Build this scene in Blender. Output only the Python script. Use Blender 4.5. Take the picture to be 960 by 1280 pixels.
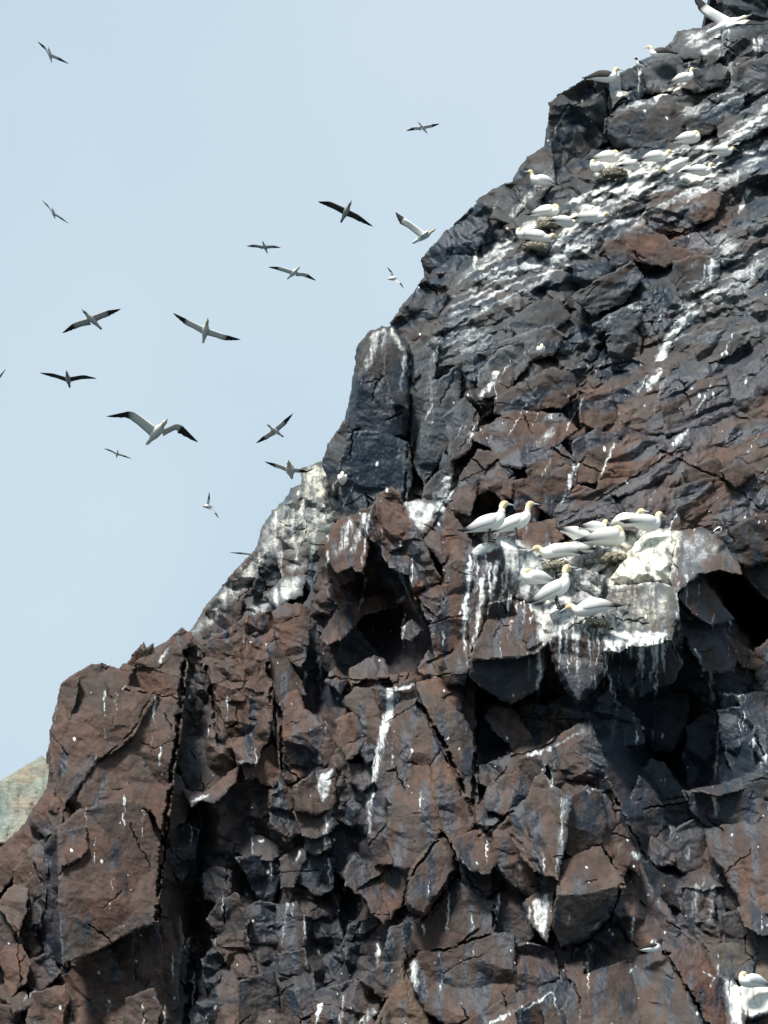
import bpy, math, random
import numpy as np
from mathutils import Vector

for o in list(bpy.data.objects):
    bpy.data.objects.remove(o, do_unlink=True)
scene = bpy.context.scene
COL = scene.collection
R = math.radians

# ------------------------------------------------------------------ camera
PITCH = R(18.0)
FPX = 4680.0                       # focal length in photograph pixels (960 x 1280)
PW, PH = 960.0, 1280.0
CAMZ = 3.0
cam_d = bpy.data.cameras.new('camera')
cam = bpy.data.objects.new('camera', cam_d)
COL.objects.link(cam)
cam.location = (0, 0, CAMZ)
cam.rotation_euler = (R(90) + PITCH, 0, 0)
cam_d.sensor_fit = 'VERTICAL'
cam_d.sensor_height = 24.0
cam_d.lens = FPX / PH * 24.0
cam_d.clip_start = 0.5
cam_d.clip_end = 20000
scene.camera = cam

# ------------------------------------------------------------------ sky and sun
SUN_EL, SUN_AZ = 58.0, -34.0       # azimuth measured from behind the camera, minus = to the left
SKY_MIX, SKY_LEVEL, SUN_POWER = 0.86, 0.755, 4.6
world = bpy.data.worlds.new('World')
scene.world = world
world.use_nodes = True
wn, wl = world.node_tree.nodes, world.node_tree.links
wn.clear()
w_out = wn.new('ShaderNodeOutputWorld')
w_bg = wn.new('ShaderNodeBackground')
w_sky = wn.new('ShaderNodeTexSky')
w_sky.sky_type = 'NISHITA'
w_sky.sun_disc = False
w_sky.sun_elevation = R(SUN_EL)
w_sky.sun_rotation = R(180 - SUN_AZ)
w_sky.dust_density = 3.0
w_sky.air_density = 1.0
w_mix = wn.new('ShaderNodeMix'); w_mix.data_type = 'RGBA'
w_mix.inputs[0].default_value = SKY_MIX
# thin pale high haze over the blue sky, with very soft unevenness
w_tc = wn.new('ShaderNodeTexCoord')
w_no = wn.new('ShaderNodeTexNoise'); w_no.inputs['Scale'].default_value = 5.0; w_no.inputs['Detail'].default_value = 3.0
w_rp = wn.new('ShaderNodeValToRGB')
w_rp.color_ramp.elements[0].position = 0.3; w_rp.color_ramp.elements[0].color = (5.75, 7.30, 8.50, 1)
w_rp.color_ramp.elements[1].position = 0.7; w_rp.color_ramp.elements[1].color = (6.75, 8.05, 8.95, 1)
wl.new(w_tc.outputs['Generated'], w_no.inputs['Vector'])
wl.new(w_no.outputs['Fac'], w_rp.inputs['Fac'])
wl.new(w_sky.outputs['Color'], w_mix.inputs[6])
wl.new(w_rp.outputs['Color'], w_mix.inputs[7])
wl.new(w_mix.outputs[2], w_bg.inputs['Color'])
w_bg.inputs['Strength'].default_value = 0.085 * SKY_LEVEL
wl.new(w_bg.outputs['Background'], w_out.inputs['Surface'])

sun_d = bpy.data.lights.new('sun', 'SUN')
sun_d.energy = SUN_POWER
sun_d.angle = R(13.0)
sun_d.color = (1.0, 0.955, 0.89)
sun = bpy.data.objects.new('sun', sun_d)
COL.objects.link(sun)
sdir = Vector((math.sin(R(SUN_AZ)) * math.cos(R(SUN_EL)), -math.cos(R(SUN_AZ)) * math.cos(R(SUN_EL)), math.sin(R(SUN_EL))))
sun.rotation_euler = sdir.to_track_quat('Z', 'Y').to_euler()
sun.location = sdir * 60

scene.render.engine = 'CYCLES'
scene.render.resolution_x, scene.render.resolution_y = 768, 1024
scene.view_settings.view_transform = 'Standard'
scene.view_settings.look = 'None'
scene.view_settings.exposure = 0.70
scene.view_settings.gamma = 1.0
scene.cycles.max_bounces = 4
scene.cycles.diffuse_bounces = 2

# ------------------------------------------------------------------ helpers: space
CF = np.array([0.0, math.cos(PITCH), math.sin(PITCH)])      # view axis
CU = np.array([0.0, -math.sin(PITCH), math.cos(PITCH)])     # up across the view
CR = np.array([1.0, 0.0, 0.0])
C0 = np.array([0.0, 0.0, CAMZ])

def P(u, v, d):
    """world point on the camera ray through image pixel (u, v), d metres deep"""
    u, v, d = np.asarray(u, float), np.asarray(v, float), np.asarray(d, float)
    a = (u - PW / 2) / FPX * d
    b = (PH / 2 - v) / FPX * d
    return C0 + a[..., None] * CR + b[..., None] * CU + d[..., None] * CF

# ------------------------------------------------------------------ helpers: noise
_rs = np.random.RandomState(7)
_perm = _rs.permutation(512)
_perm = np.concatenate([_perm, _perm, _perm])
_rnd = _rs.rand(4096)
_ga = _rs.rand(512) * 2 * np.pi
_gx, _gy = np.cos(_ga), np.sin(_ga)

def hsh(i, j, s=0):
    return _perm[(_perm[(i + s * 37) & 511] + j + s * 11) & 511]

def perlin(x, y, s=0):
    xi, yi = np.floor(x).astype(int), np.floor(y).astype(int)
    xf, yf = x - xi, y - yi
    u, v = xf * xf * xf * (xf * (xf * 6 - 15) + 10), yf * yf * yf * (yf * (yf * 6 - 15) + 10)
    def g(i, j, dx, dy):
        h = hsh(i, j, s)
        return _gx[h] * dx + _gy[h] * dy
    n00, n10 = g(xi, yi, xf, yf), g(xi + 1, yi, xf - 1, yf)
    n01, n11 = g(xi, yi + 1, xf, yf - 1), g(xi + 1, yi + 1, xf - 1, yf - 1)
    a, b = n00 + u * (n10 - n00), n01 + u * (n11 - n01)
    return (a + v * (b - a)) * 1.5

def fbm(x, y, s=0, o=4):
    t, a, r = 0, 1.0, 0
    for k in range(o):
        r = r + a * perlin(x * 2 ** k, y * 2 ** k, s + k)
        t += a; a *= 0.5
    return r / t

def polyblocks(u, v, cell, ang=0.0, asp=1.0, s=0, tilt=0.6, steep=2.2, off=0.6, rr=(0.22, 0.46)):
    """union of truncated stone blocks seen as relief; value in cell units (small = proud), and block id"""
    c, sn = math.cos(ang), math.sin(ang)
    a, b = (c * u + sn * v) / (cell * asp), (-sn * u + c * v) / cell
    ai, bi = np.floor(a).astype(int), np.floor(b).astype(int)
    best = np.full(a.shape, 1e9); bid = np.zeros(a.shape, int)
    for di in (-1, 0, 1):
        for dj in (-1, 0, 1):
            i, j = ai + di, bi + dj
            h = hsh(i, j, s)
            def rn(k): return _rnd[(h * 8 + k * 613 + s * 29) & 4095]
            qa = a - (i + 0.15 + 0.7 * rn(0)); qb = b - (j + 0.15 + 0.7 * rn(1))
            m = np.full(a.shape, -1e9)
            ph = rn(2) * 6.283
            for k in range(5):
                th = ph + k * 1.2566 + (rn(3 + k) - 0.5) * 0.7
                m = np.maximum(m, (qa * np.cos(th) + qb * np.sin(th)) * (0.75 + 0.6 * rn(10 + k)))
            r = rr[0] + (rr[1] - rr[0]) * rn(8)
            d = off * rn(9) + tilt * ((rn(16) * 2 - 1) * qa + (rn(17) * 2 - 1) * qb) + steep * np.maximum(0, m - r)
            w = d < best
            best = np.where(w, d, best); bid = np.where(w, h, bid)
    return best, bid

def tps(pts):
    """smooth surface through assumed depths d at image pixels (u, v)"""
    p = np.array(pts, float)
    x, y, d = p[:, 0] / 300, p[:, 1] / 300, p[:, 2]
    n = len(p)
    def K(r2): return np.where(r2 > 1e-9, 0.5 * r2 * np.log(np.maximum(r2, 1e-9)), 0)
    A = np.zeros((n + 3, n + 3))
    A[:n, :n] = K((x[:, None] - x) ** 2 + (y[:, None] - y) ** 2) + np.eye(n) * 0.01
    A[:n, n], A[:n, n + 1], A[:n, n + 2] = 1, x, y
    A[n:, :n] = A[:n, n:].T
    w = np.linalg.solve(A, np.concatenate([d, [0, 0, 0]]))
    def f(u, v):
        U, V = np.asarray(u, float) / 300, np.asarray(v, float) / 300
        r = w[n] + w[n + 1] * U + w[n + 2] * V
        for k in range(n):
            r = r + w[k] * K((U - x[k]) ** 2 + (V - y[k]) ** 2)
        return r
    return f

def parse(s):
    return np.array([[float(c) for c in q.split(',')] for q in s.split()])

def sdist(u, v, poly):
    """distance to the outline, positive inside"""
    best = np.full(u.shape, 1e18); ins = np.zeros(u.shape, bool)
    n = len(poly)
    for k in range(n):
        x0, y0 = poly[k]; x1, y1 = poly[(k + 1) % n]
        dx, dy = x1 - x0, y1 - y0
        t = np.clip(((u - x0) * dx + (v - y0) * dy) / (dx * dx + dy * dy + 1e-9), 0, 1)
        best = np.minimum(best, (u - x0 - t * dx) ** 2 + (v - y0 - t * dy) ** 2)
        c = (y0 > v) != (y1 > v)
        ins ^= c & (u < dx * (v - y0) / (dy if abs(dy) > 1e-9 else 1e-9) + x0)
    return np.sqrt(best) * np.where(ins, 1, -1)

def segdist(u, v, pl):
    best = np.full(u.shape, 1e18); tt = np.zeros(u.shape)
    n = len(pl) - 1
    for k in range(n):
        x0, y0 = pl[k]; dx, dy = pl[k + 1] - pl[k]
        t = np.clip(((u - x0) * dx + (v - y0) * dy) / (dx * dx + dy * dy + 1e-9), 0, 1)
        d = (u - x0 - t * dx) ** 2 + (v - y0 - t * dy) ** 2
        w = d < best
        best = np.where(w, d, best); tt = np.where(w, (k + t) / n, tt)
    return np.sqrt(best), tt

def sm(a, b, x):
    t = np.clip((x - a) / (b - a), 0, 1)
    return t * t * (3 - 2 * t)

# ------------------------------------------------------------------ materials
def rock_material():
    m = bpy.data.materials.new('cliff_rock'); m.use_nodes = True
    N, L = m.node_tree.nodes, m.node_tree.links
    bs = N['Principled BSDF']
    col = N.new('ShaderNodeAttribute'); col.attribute_name = 'Col'
    msk = N.new('ShaderNodeAttribute'); msk.attribute_name = 'Mask'
    sep = N.new('ShaderNodeSeparateColor'); L.new(msk.outputs['Color'], sep.inputs[0])
    geo = N.new('ShaderNodeNewGeometry')
    def noise(scale, det, rough=0.6):
        n = N.new('ShaderNodeTexNoise'); n.inputs['Scale'].default_value = scale
        n.inputs['Detail'].default_value = det; n.inputs['Roughness'].default_value = rough
        L.new(geo.outputs['Position'], n.inputs['Vector']); return n.outputs['Fac']
    def math_(op, a, b, c=None, clamp=False):
        n = N.new('ShaderNodeMath'); n.operation = op; n.use_clamp = clamp
        for k, x in enumerate((a, b, c)):
            if x is None: continue
            if isinstance(x, (int, float)): n.inputs[k].default_value = x
            else: L.new(x, n.inputs[k])
        return n.outputs[0]
    def maprange(x, a, b, c, d):
        n = N.new('ShaderNodeMapRange'); n.interpolation_type = 'SMOOTHSTEP'
        L.new(x, n.inputs[0])
        for k, q in enumerate((a, b, c, d)): n.inputs[k + 1].default_value = q
        return n.outputs[0]
    def mix(f, a, b, mode='MIX'):
        n = N.new('ShaderNodeMix'); n.data_type = 'RGBA'; n.blend_type = mode
        for k, x in ((0, f), (6, a), (7, b)):
            if isinstance(x, (int, float)): n.inputs[k].default_value = x
            elif isinstance(x, tuple): n.inputs[k].default_value = x
            else: L.new(x, n.inputs[k])
        return n.outputs[2]
    fine = noise(26.0, 6, 0.7); mid = noise(4.5, 5, 0.65)
    grain = maprange(fine, 0.25, 0.75, 0.55, 1.45)
    patch = maprange(mid, 0.3, 0.7, 0.72, 1.28)
    c1 = mix(1.0, col.outputs['Color'], math_('MULTIPLY', grain, patch), 'MULTIPLY')
    # fresh pale stone on worn, chipped edges
    chip = maprange(math_('ADD', geo.outputs['Pointiness'], math_('MULTIPLY', math_('SUBTRACT', fine, 0.5), 0.06)), 0.515, 0.60, 0.0, 0.55)
    c1 = mix(chip, c1, (0.13, 0.112, 0.10, 1))
    # bird droppings: soft mask broken up by noise
    gn = noise(16.0, 5, 0.75)
    g = math_('ADD', sep.outputs[0], math_('MULTIPLY', math_('SUBTRACT', gn, 0.5), 1.1))
    gfac = maprange(g, 0.30, 0.92, 0.0, 1.0)
    gcol = mix(maprange(noise(7.0, 4), 0.35, 0.65, 0.0, 1.0), (0.42, 0.455, 0.48, 1), (0.70, 0.70, 0.66, 1))
    gcol = mix(sep.outputs[2], gcol, (0.68, 0.63, 0.44, 1))
    # thin wash of droppings greys the rock around the thick streaks
    wash = maprange(sep.outputs[0], 0.05, 0.6, 0.0, 0.42)
    c2 = mix(wash, c1, (0.20, 0.23, 0.25, 1))
    c3 = mix(gfac, c2, gcol)
    L.new(c3, bs.inputs['Base Color'])
    ro = math_('SUBTRACT', maprange(fine, 0.3, 0.7, 0.60, 0.85), math_('MULTIPLY', sep.outputs[1], 0.34))
    L.new(ro, bs.inputs['Roughness'])
    bs.inputs['Specular IOR Level'].default_value = 0.28
    bp = N.new('ShaderNodeBump'); bp.inputs['Strength'].default_value = 0.4; bp.inputs['Distance'].default_value = 0.03
    L.new(math_('ADD', fine, math_('MULTIPLY', noise(70.0, 3), 0.35)), bp.inputs['Height'])
    L.new(bp.outputs[0], bs.inputs['Normal'])
    return m

def vcol_material(name, rough=0.75, grain=0.0, scale=60.0):
    m = bpy.data.materials.new(name); m.use_nodes = True
    N, L = m.node_tree.nodes, m.node_tree.links
    bs = N['Principled BSDF']
    col = N.new('ShaderNodeAttribute'); col.attribute_name = 'Col'
    no = N.new('ShaderNodeTexNoise'); no.inputs['Scale'].default_value = scale; no.inputs['Detail'].default_value = 3
    mr = N.new('ShaderNodeMapRange'); L.new(no.outputs['Fac'], mr.inputs[0])
    for k, q in enumerate((0.3, 0.7, 1 - grain, 1.0)): mr.inputs[k + 1].default_value = q
    mx = N.new('ShaderNodeMix'); mx.data_type = 'RGBA'; mx.blend_type = 'MULTIPLY'; mx.inputs[0].default_value = 1
    L.new(col.outputs['Color'], mx.inputs[6]); L.new(mr.outputs[0], mx.inputs[7])
    L.new(mx.outputs[2], bs.inputs['Base Color'])
    bs.inputs['Roughness'].default_value = rough
    bs.inputs['Specular IOR Level'].default_value = 0.3
    return m

def plain_material(name, c, rough=0.6, scale=20.0, var=0.25):
    m = bpy.data.materials.new(name); m.use_nodes = True
    N, L = m.node_tree.nodes, m.node_tree.links
    bs = N['Principled BSDF']
    no = N.new('ShaderNodeTexNoise'); no.inputs['Scale'].default_value = scale; no.inputs['Detail'].default_value = 4
    rp = N.new('ShaderNodeValToRGB')
    rp.color_ramp.elements[0].position = 0.3; rp.color_ramp.elements[1].position = 0.7
    rp.color_ramp.elements[0].color = tuple(x * (1 - var) for x in c) + (1,)
    rp.color_ramp.elements[1].color = tuple(min(1, x * (1 + var)) for x in c) + (1,)
    L.new(no.outputs['Fac'], rp.inputs[0]); L.new(rp.outputs[0], bs.inputs['Base Color'])
    bs.inputs['Roughness'].default_value = rough
    return m

M_ROCK = rock_material()
M_BIRD = vcol_material('plumage', 0.8, 0.12, 45.0)
M_BEAK = plain_material('pale_beak', (0.36, 0.42, 0.45), 0.45)
M_BEAKD = plain_material('dark_beak', (0.03, 0.03, 0.035), 0.45)
M_EYE = plain_material('dark_eye', (0.01, 0.01, 0.012), 0.25)
M_FOOT = plain_material('dark_foot', (0.03, 0.032, 0.03), 0.6)
M_STRAW = plain_material('dry_weed', (0.34, 0.31, 0.23), 0.9, 30, 0.5)

def link_mesh(name, verts, faces, mat, parent=None, origin=None, smooth=True, cols=None, masks=None):
    """faces: (n,3) or (n,4) arrays in a list"""
    me = bpy.data.meshes.new(name)
    v = np.asarray(verts, float)
    if origin is None: origin = np.zeros(3)
    v = v - origin
    fl = [np.asarray(f, int) for f in faces if len(f)]
    loops = np.concatenate([f.ravel() for f in fl])
    tot = np.concatenate([np.full(len(f), f.shape[1]) for f in fl])
    start = np.concatenate([[0], np.cumsum(tot)[:-1]])
    me.vertices.add(len(v)); me.vertices.foreach_set('co', v.ravel())
    me.loops.add(len(loops)); me.loops.foreach_set('vertex_index', loops)
    me.polygons.add(len(tot)); me.polygons.foreach_set('loop_start', start); me.polygons.foreach_set('loop_total', tot)
    me.polygons.foreach_set('use_smooth', np.full(len(tot), smooth))
    me.update(calc_edges=True); me.validate()
    if mat is M_ROCK: me.set_sharp_from_angle(angle=R(30))
    for nm, dat in (('Col', cols), ('Mask', masks)):
        if dat is not None:
            at = me.color_attributes.new(nm, 'FLOAT_COLOR', 'POINT')
            d4 = np.ones((len(v), 4)); d4[:, :3] = dat
            at.data.foreach_set('color', d4.ravel())
    me.materials.append(mat)
    ob = bpy.data.objects.new(name, me)
    COL.objects.link(ob)
    ob.location = Vector(origin)
    if parent is not None:
        ob.parent = parent
        ob.matrix_parent_inverse.identity()
        ob.location = Vector(origin) - parent.matrix_basis.translation
    return ob
# ------------------------------------------------------------------ rock builder
MPX = 1.0 / 65.0                    # metres per image pixel on the cliff
ZB = np.full((760, 620), 999.0)     # nearest rock at each image position, for perching birds (2 px cells)

def zb_at(u, v, r=2):
    i, j = int((v + 120) / 2), int((u + 120) / 2)
    return ZB[max(0, i - r):i + r + 1, max(0, j - r):j + r + 1].min()

PAL = {
    'b': (0.140, 0.088, 0.068), 'B': (0.185, 0.126, 0.098), 'p': (0.104, 0.070, 0.060), 'g': (0.122, 0.096, 0.084),
    'G': (0.180, 0.172, 0.164), 'd': (0.034, 0.040, 0.049), 't': (0.040, 0.055, 0.068), 'r': (0.200, 0.110, 0.074),
    'c': (0.18, 0.18, 0.15), 'k': (0.062, 0.051, 0.048), 'T': (0.23, 0.175, 0.12),
}
PAL = {k: tuple(0.38 * x for x in c) for k, c in PAL.items()}

# droppings: kind, layers, outline or line, width(s), strength, yellowness
STAINS = []
def streak(layers, pts, w0, w1, s=0.9, y=0.0): STAINS.append(('s', layers, parse(pts), w0, w1, s, y))
def patch(layers, pts, soft, s=0.9, y=0.0, wash=0): STAINS.append(('p', layers, parse(pts), soft, wash, s, y))
WET_SHADE = []  # algae stains and painted shade share this list
def wet_shade(layers, pts, soft, s): WET_SHADE.append((layers, parse(pts), soft, s))

def stain_shade_masks(u, v, lay):
    g = np.zeros(u.shape); y = np.zeros(u.shape); w = np.zeros(u.shape)
    lo, hi = (u.min(), v.min()), (u.max(), v.max())
    wu = u + 2.2 * perlin(u / 7, v / 9, 31) + 1.2 * perlin(u / 3, v / 4, 32)
    wv = v + 3.0 * perlin(u / 8, v / 8, 33)
    st = 0.45 * fbm(wu / 4.5, wv / 24, 41, 2) + 0.9 * fbm(u / 11, v / 14, 45, 3)
    fib = perlin(wu / 1.9, wv / 30, 48) + 0.5 * perlin(u / 4.2, v / 40, 49)
    if lay == '1':
        ca, sa = math.cos(-0.45), math.sin(-0.45)
        al, ac = ca * wu + sa * wv, -sa * wu + ca * wv
        st = 0.55 - 1.9 * np.abs(perlin(al / 85, ac / 10, 41)) - 0.9 * np.abs(perlin(al / 34, ac / 4.5, 42)) + 0.5 * fbm(u / 18, v / 18, 45, 3)
    clus = fbm(u / 55, v / 55, 47, 2)
    for kind, layers, pl, a, b, s, yy in STAINS:
        if lay not in layers: continue
        pad = max(a, b) * 1.5 + 6
        if pl[:, 0].max() + pad < lo[0] or pl[:, 0].min() - pad > hi[0] or pl[:, 1].max() + pad < lo[1] or pl[:, 1].min() - pad > hi[1]: continue
        q = (u > pl[:, 0].min() - pad) & (u < pl[:, 0].max() + pad) & (v > pl[:, 1].min() - pad) & (v < pl[:, 1].max() + pad)
        if not q.any(): continue
        uu, vv = wu[q], wv[q]
        if kind == 's':
            d, t = segdist(uu, vv, pl)
            wd = a + (b - a) * t
            m = s * (1 - sm(0.1, 1.25, d / (wd * (1 + 0.35 * st[q])))) * (1 - 0.5 * t * t) * np.clip(0.92 + 0.75 * fib[q] + 0.35 * st[q], 0.1, 1.2)
        else:
            sd = sdist(uu, vv, pl)
            m = s * sm(-a, a, sd) * (np.clip(0.80 + 1.1 * st[q], 0.05, 1.15) if lay == '1' else np.clip(0.88 + 0.75 * st[q] + 0.14 * fib[q], 0.1, 1.2))
        gq = g[q]; up = m > gq
        yq = y[q]; yq[up] = yy; y[q] = yq
        g[q] = np.maximum(gq, m)
    for layers, pl, soft, s in WET_SHADE:
        if lay not in layers: continue
        q = (u > pl[:, 0].min() - soft) & (u < pl[:, 0].max() + soft) & (v > pl[:, 1].min() - soft) & (v < pl[:, 1].max() + soft)
        if not q.any(): continue
        w[q] = np.maximum(w[q], s * sm(-soft, soft, sdist(wu[q], wv[q], pl)))
    if lay == '3': w = np.maximum(w, 0.75 * gullies(u, v, 1.0) * np.clip(0.8 + 0.8 * perlin(u / 14, v / 30, 57), 0, 1))  # bluish shade painted into the clefts along with their algae
    # long thin algae runs, down the face and along the beds
    if lay in '123':
        if lay == '1':
            run = fbm((ca * wu + sa * wv) / 75, (-sa * wu + ca * wv) / 22, 52, 3)
        else:
            run = fbm(wu / 17, wv / 75, 53, 3)
        w = np.maximum(w, 0.85 * sm(0.02, 0.36, run + (0.10 if lay == '1' else -0.16 + 0.24 * sm(200, 480, u))))
    # scattered small splashes
    c = 17.0
    i, j = np.floor(u / c).astype(int), np.floor(v / c).astype(int)
    for di in (-1, 0, 1):
        for dj in (-1, 0, 1):
            h = hsh(i + di, j + dj, 5)
            r1, r2, r3 = _rnd[h], _rnd[(h + 700) & 4095], _rnd[(h + 1500) & 4095]
            du, dv = u - (i + di + r1) * c, v - (j + dj + r2) * c
            rad = np.where(r3 > 0.86 - 0.45 * clus, 0.35 + 1.5 * _rnd[(h + 2300) & 4095] ** 2.5, 0.0)
            sp = 0.95 * (1 - sm(0.5, 1.4, np.hypot(du + dv * (r1 - 0.5) * 0.9, dv * (0.45 + 0.5 * r2)) / np.maximum(rad, 0.01))) * (rad > 0)
            g = np.maximum(g, sp)
    # thin runs of droppings below unseen perches
    if lay in '13':
        for c1, c2, sd, pr in ((31.0, 70.0, 6, 0.24), (19.0, 46.0, 8, 0.15)):
            lean = 0.55 if lay == '1' else 0.04
            x, yv = (wu + lean * (v - 600)) / c1, v / c2
            i, j = np.floor(x).astype(int), np.floor(yv).astype(int)
            for dj in (-1, 0):
                h = hsh(i, j + dj, sd)
                r1, r2, r3, r4 = _rnd[h], _rnd[(h + 700) & 4095], _rnd[(h + 1500) & 4095], _rnd[(h + 2600) & 4095]
                du = (x - i - (0.2 + 0.6 * r1)) * c1
                dv = (yv - (j + dj) - r2 * 0.9) * c2
                ln = (0.25 + 0.7 * r4) * c2
                t = dv / ln
                m = (0.35 + 0.45 * r4) * (r3 < pr) * (1 - sm(0.2, 1.0, np.abs(du) / (0.8 + 1.5 * r1))) * sm(-0.05, 0.12, t) * (1 - sm(0.5, 1.0, t)) * np.clip(0.9 + 0.8 * fib, 0.2, 1.2)
                g = np.maximum(g, m)
    return g, w, y

def rock_colours(u, v, lay, base, bid=None, seed=0):
    n1, n2 = fbm(u / 42, v / 42, 61 + seed, 3), fbm(u / 9, v / 12, 64, 3)
    c = np.ones(u.shape + (3,)) * np.array(base)
    # the country rock: brown in front and low on the upper face, slate high up and in the gully, where it also paints shade
    br, sl = np.array((0.056, 0.033, 0.024)), np.array((0.013, 0.018, 0.024))
    if lay == '3':
        f = sm(-50, 60, sdist(u, v, parse('700,830 760,800 860,790 990,830 990,1030 880,1060 820,1090 770,1000 740,930 690,900'))) + 0.7 * sm(-40, 40, sdist(u, v, parse('380,1020 470,1010 470,1230 330,1270 230,1270 250,1030')))
        reg = br + (sl - br) * np.clip(f, 0, 1)[..., None]
        c = c * 0.55 + reg * 0.45
    elif lay == '1':
        f = sm(-50, 60, sdist(u, v, parse('590,540 680,470 830,480 990,470 990,660 700,690 580,640'))) + sm(-30, 30, sdist(u, v, parse('750,320 800,260 900,230 920,270 880,320 800,340')))
        reg = np.array((0.032, 0.037, 0.040)) + (br * 1.05 - np.array((0.032, 0.037, 0.040))) * np.clip(f, 0, 1)[..., None]
        c = c * 0.3 + reg * 0.7
    if bid is not None:
        k = _rnd[(bid * 5 + 17) & 4095]; k2 = _rnd[(bid * 7 + 91) & 4095]
        c = c * (0.86 + 0.3 * k)[..., None]
        warm = np.array([1.10, 0.99, 0.93]); cool = np.array([0.93, 1.01, 1.05])
        c = c * np.where((k2 > 0.72)[..., None], warm, np.where((k2 < 0.3)[..., None], cool, 1.0))
    c = c * (1 + 0.45 * n1 + 0.30 * n2)[..., None]
    t = sm(-0.5, 0.5, fbm(u / 70, v / 55, 90, 2))[..., None]
    c = c * (np.array([0.90, 0.99, 1.06]) * (1 - t) + np.array([1.09, 0.99, 0.93]) * t)
    g, w, y = stain_shade_masks(u, v, lay)
    stain_shade = np.array([0.008, 0.020, 0.035])  # algae colour, also the bluish tone of the painted shade
    c = c * (1 - 0.88 * w)[..., None] + stain_shade * (0.88 * w)[..., None]
    return np.clip(c, 0.008, 1), np.stack([g, w, y], -1)

def rock(name, poly, depth, lay, base, parent=None, step=1.3, edge_w=4.0, edge_h=0.08, edge_p=1.6, thick=0.9, rag=1.0, origin=True, shrink=0.30, seed=0, kind=None, zb=True, grow=0.0):
    poly = poly if isinstance(poly, np.ndarray) else parse(poly)
    if grow:
        e1 = poly - np.roll(poly, 1, 0); e2 = np.roll(poly, -1, 0) - poly
        area = np.sum(poly[:, 0] * np.roll(poly[:, 1], -1) - poly[:, 1] * np.roll(poly[:, 0], -1))
        sg = 1.0 if area > 0 else -1.0
        n1 = sg * np.stack([e1[:, 1], -e1[:, 0]], -1) / np.maximum(np.hypot(*e1.T), 1e-6)[:, None]
        n2 = sg * np.stack([e2[:, 1], -e2[:, 0]], -1) / np.maximum(np.hypot(*e2.T), 1e-6)[:, None]
        mit = (n1 + n2) / np.maximum(1 + np.sum(n1 * n2, 1), 0.55)[:, None]
        poly = poly + grow * mit
    u0, v0 = poly.min(0) - 6; u1, v1 = poly.max(0) + 6
    gu, gv = np.arange(u0, u1, step), np.arange(v0, v1, step)
    U, V = np.meshgrid(gu, gv)
    # soften the traced corners, roughen the traced straight lines
    WU = U + rag * (1.3 * perlin(U / 26, V / 26, 11 + seed) + 1.5 * perlin(U / 9, V / 9, 12 + seed) + 0.8 * perlin(U / 4, V / 4, 13))
    WV = V + rag * (1.3 * perlin(U / 26, V / 26, 14 + seed) + 1.5 * perlin(U / 9, V / 9, 15 + seed) + 0.8 * perlin(U / 4, V / 4, 16))
    S = sdist(WU, WV, poly)
    gy, gx = np.gradient(S, step)
    keep = S > -step * 0.95
    # pull the outer ring of points onto the outline
    out = keep & (S < 0)
    gm = np.maximum(np.hypot(gx, gy), 0.3)
    U = np.where(out, U - S * gx / gm ** 2, U); V = np.where(out, V - S * gy / gm ** 2, V)
    S = np.maximum(S, 0)
    q = keep[:-1, :-1] & keep[1:, :-1] & keep[:-1, 1:] & keep[1:, 1:]
    if q.sum() < 4: return None
    used = np.zeros(keep.shape, bool)
    used[:-1, :-1] |= q; used[1:, :-1] |= q; used[:-1, 1:] |= q; used[1:, 1:] |= q
    idx = np.full(keep.shape, -1); idx[used] = np.arange(used.sum())
    f = np.stack([idx[:-1, :-1][q], idx[1:, :-1][q], idx[1:, 1:][q], idx[:-1, 1:][q]], -1)
    u, v, s = U[used], V[used], S[used]
    d, bid = depth(u, v)
    w = edge_w * (1 + 0.5 * perlin(u / 14, v / 14, 21 + seed))
    d = d + edge_h * np.clip(1 - s / np.maximum(w, 0.5), 0, 1) ** edge_p
    if zb:
        ii, jj = ((v + 120) / 2).astype(int), ((u + 120) / 2).astype(int)
        ok = (ii >= 0) & (ii < ZB.shape[0]) & (jj >= 0) & (jj < ZB.shape[1])
        np.minimum.at(ZB, (ii[ok], jj[ok]), d[ok])
    top = P(u, v, d)
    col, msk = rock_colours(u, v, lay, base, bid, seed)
    # sides and back close the stone
    e = np.concatenate([f[:, [0, 1]], f[:, [1, 2]], f[:, [2, 3]], f[:, [3, 0]]])
    n = len(u)
    key = np.minimum(e[:, 0], e[:, 1]) * n + np.maximum(e[:, 0], e[:, 1])
    _, inv, cnt = np.unique(key, return_inverse=True, return_counts=True)
    be = e[cnt[inv] == 1]
    bv = np.unique(be)
    mp = np.full(n, -1); mp[bv] = np.arange(len(bv))
    cu, cv = u.mean(), v.mean()
    L1, faces = [], [f]
    prev = None; base_i = n
    vs, cs, ms = [top], [col], [msk]
    for k, fr in enumerate((0.33, 1.0)):
        sh = shrink * fr
        bu, bvv = u[bv] + (cu - u[bv]) * sh, v[bv] + (cv - v[bv]) * sh
        jit = 0.12 * thick * perlin(u[bv] / 6, v[bv] / 6, 70 + k)
        bd = d[bv] + thick * fr + jit
        vs.append(P(bu, bvv, bd)); cs.append(col[bv]); ms.append(msk[bv])
        a0 = be[:, 0] if prev is None else prev + mp[be[:, 0]]
        a1 = be[:, 1] if prev is None else prev + mp[be[:, 1]]
        b0, b1 = base_i + mp[be[:, 0]], base_i + mp[be[:, 1]]
        faces.append(np.stack([a1, a0, b0, b1], -1))
        prev = base_i; base_i += len(bv)
    vs.append(P(np.array([cu]), np.array([cv]), np.array([np.median(d[bv]) + thick * 1.05])))
    cs.append(col[:1]); ms.append(msk[:1])
    faces.append(np.stack([prev + mp[be[:, 1]], prev + mp[be[:, 0]], np.full(len(be), base_i)], -1))
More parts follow.
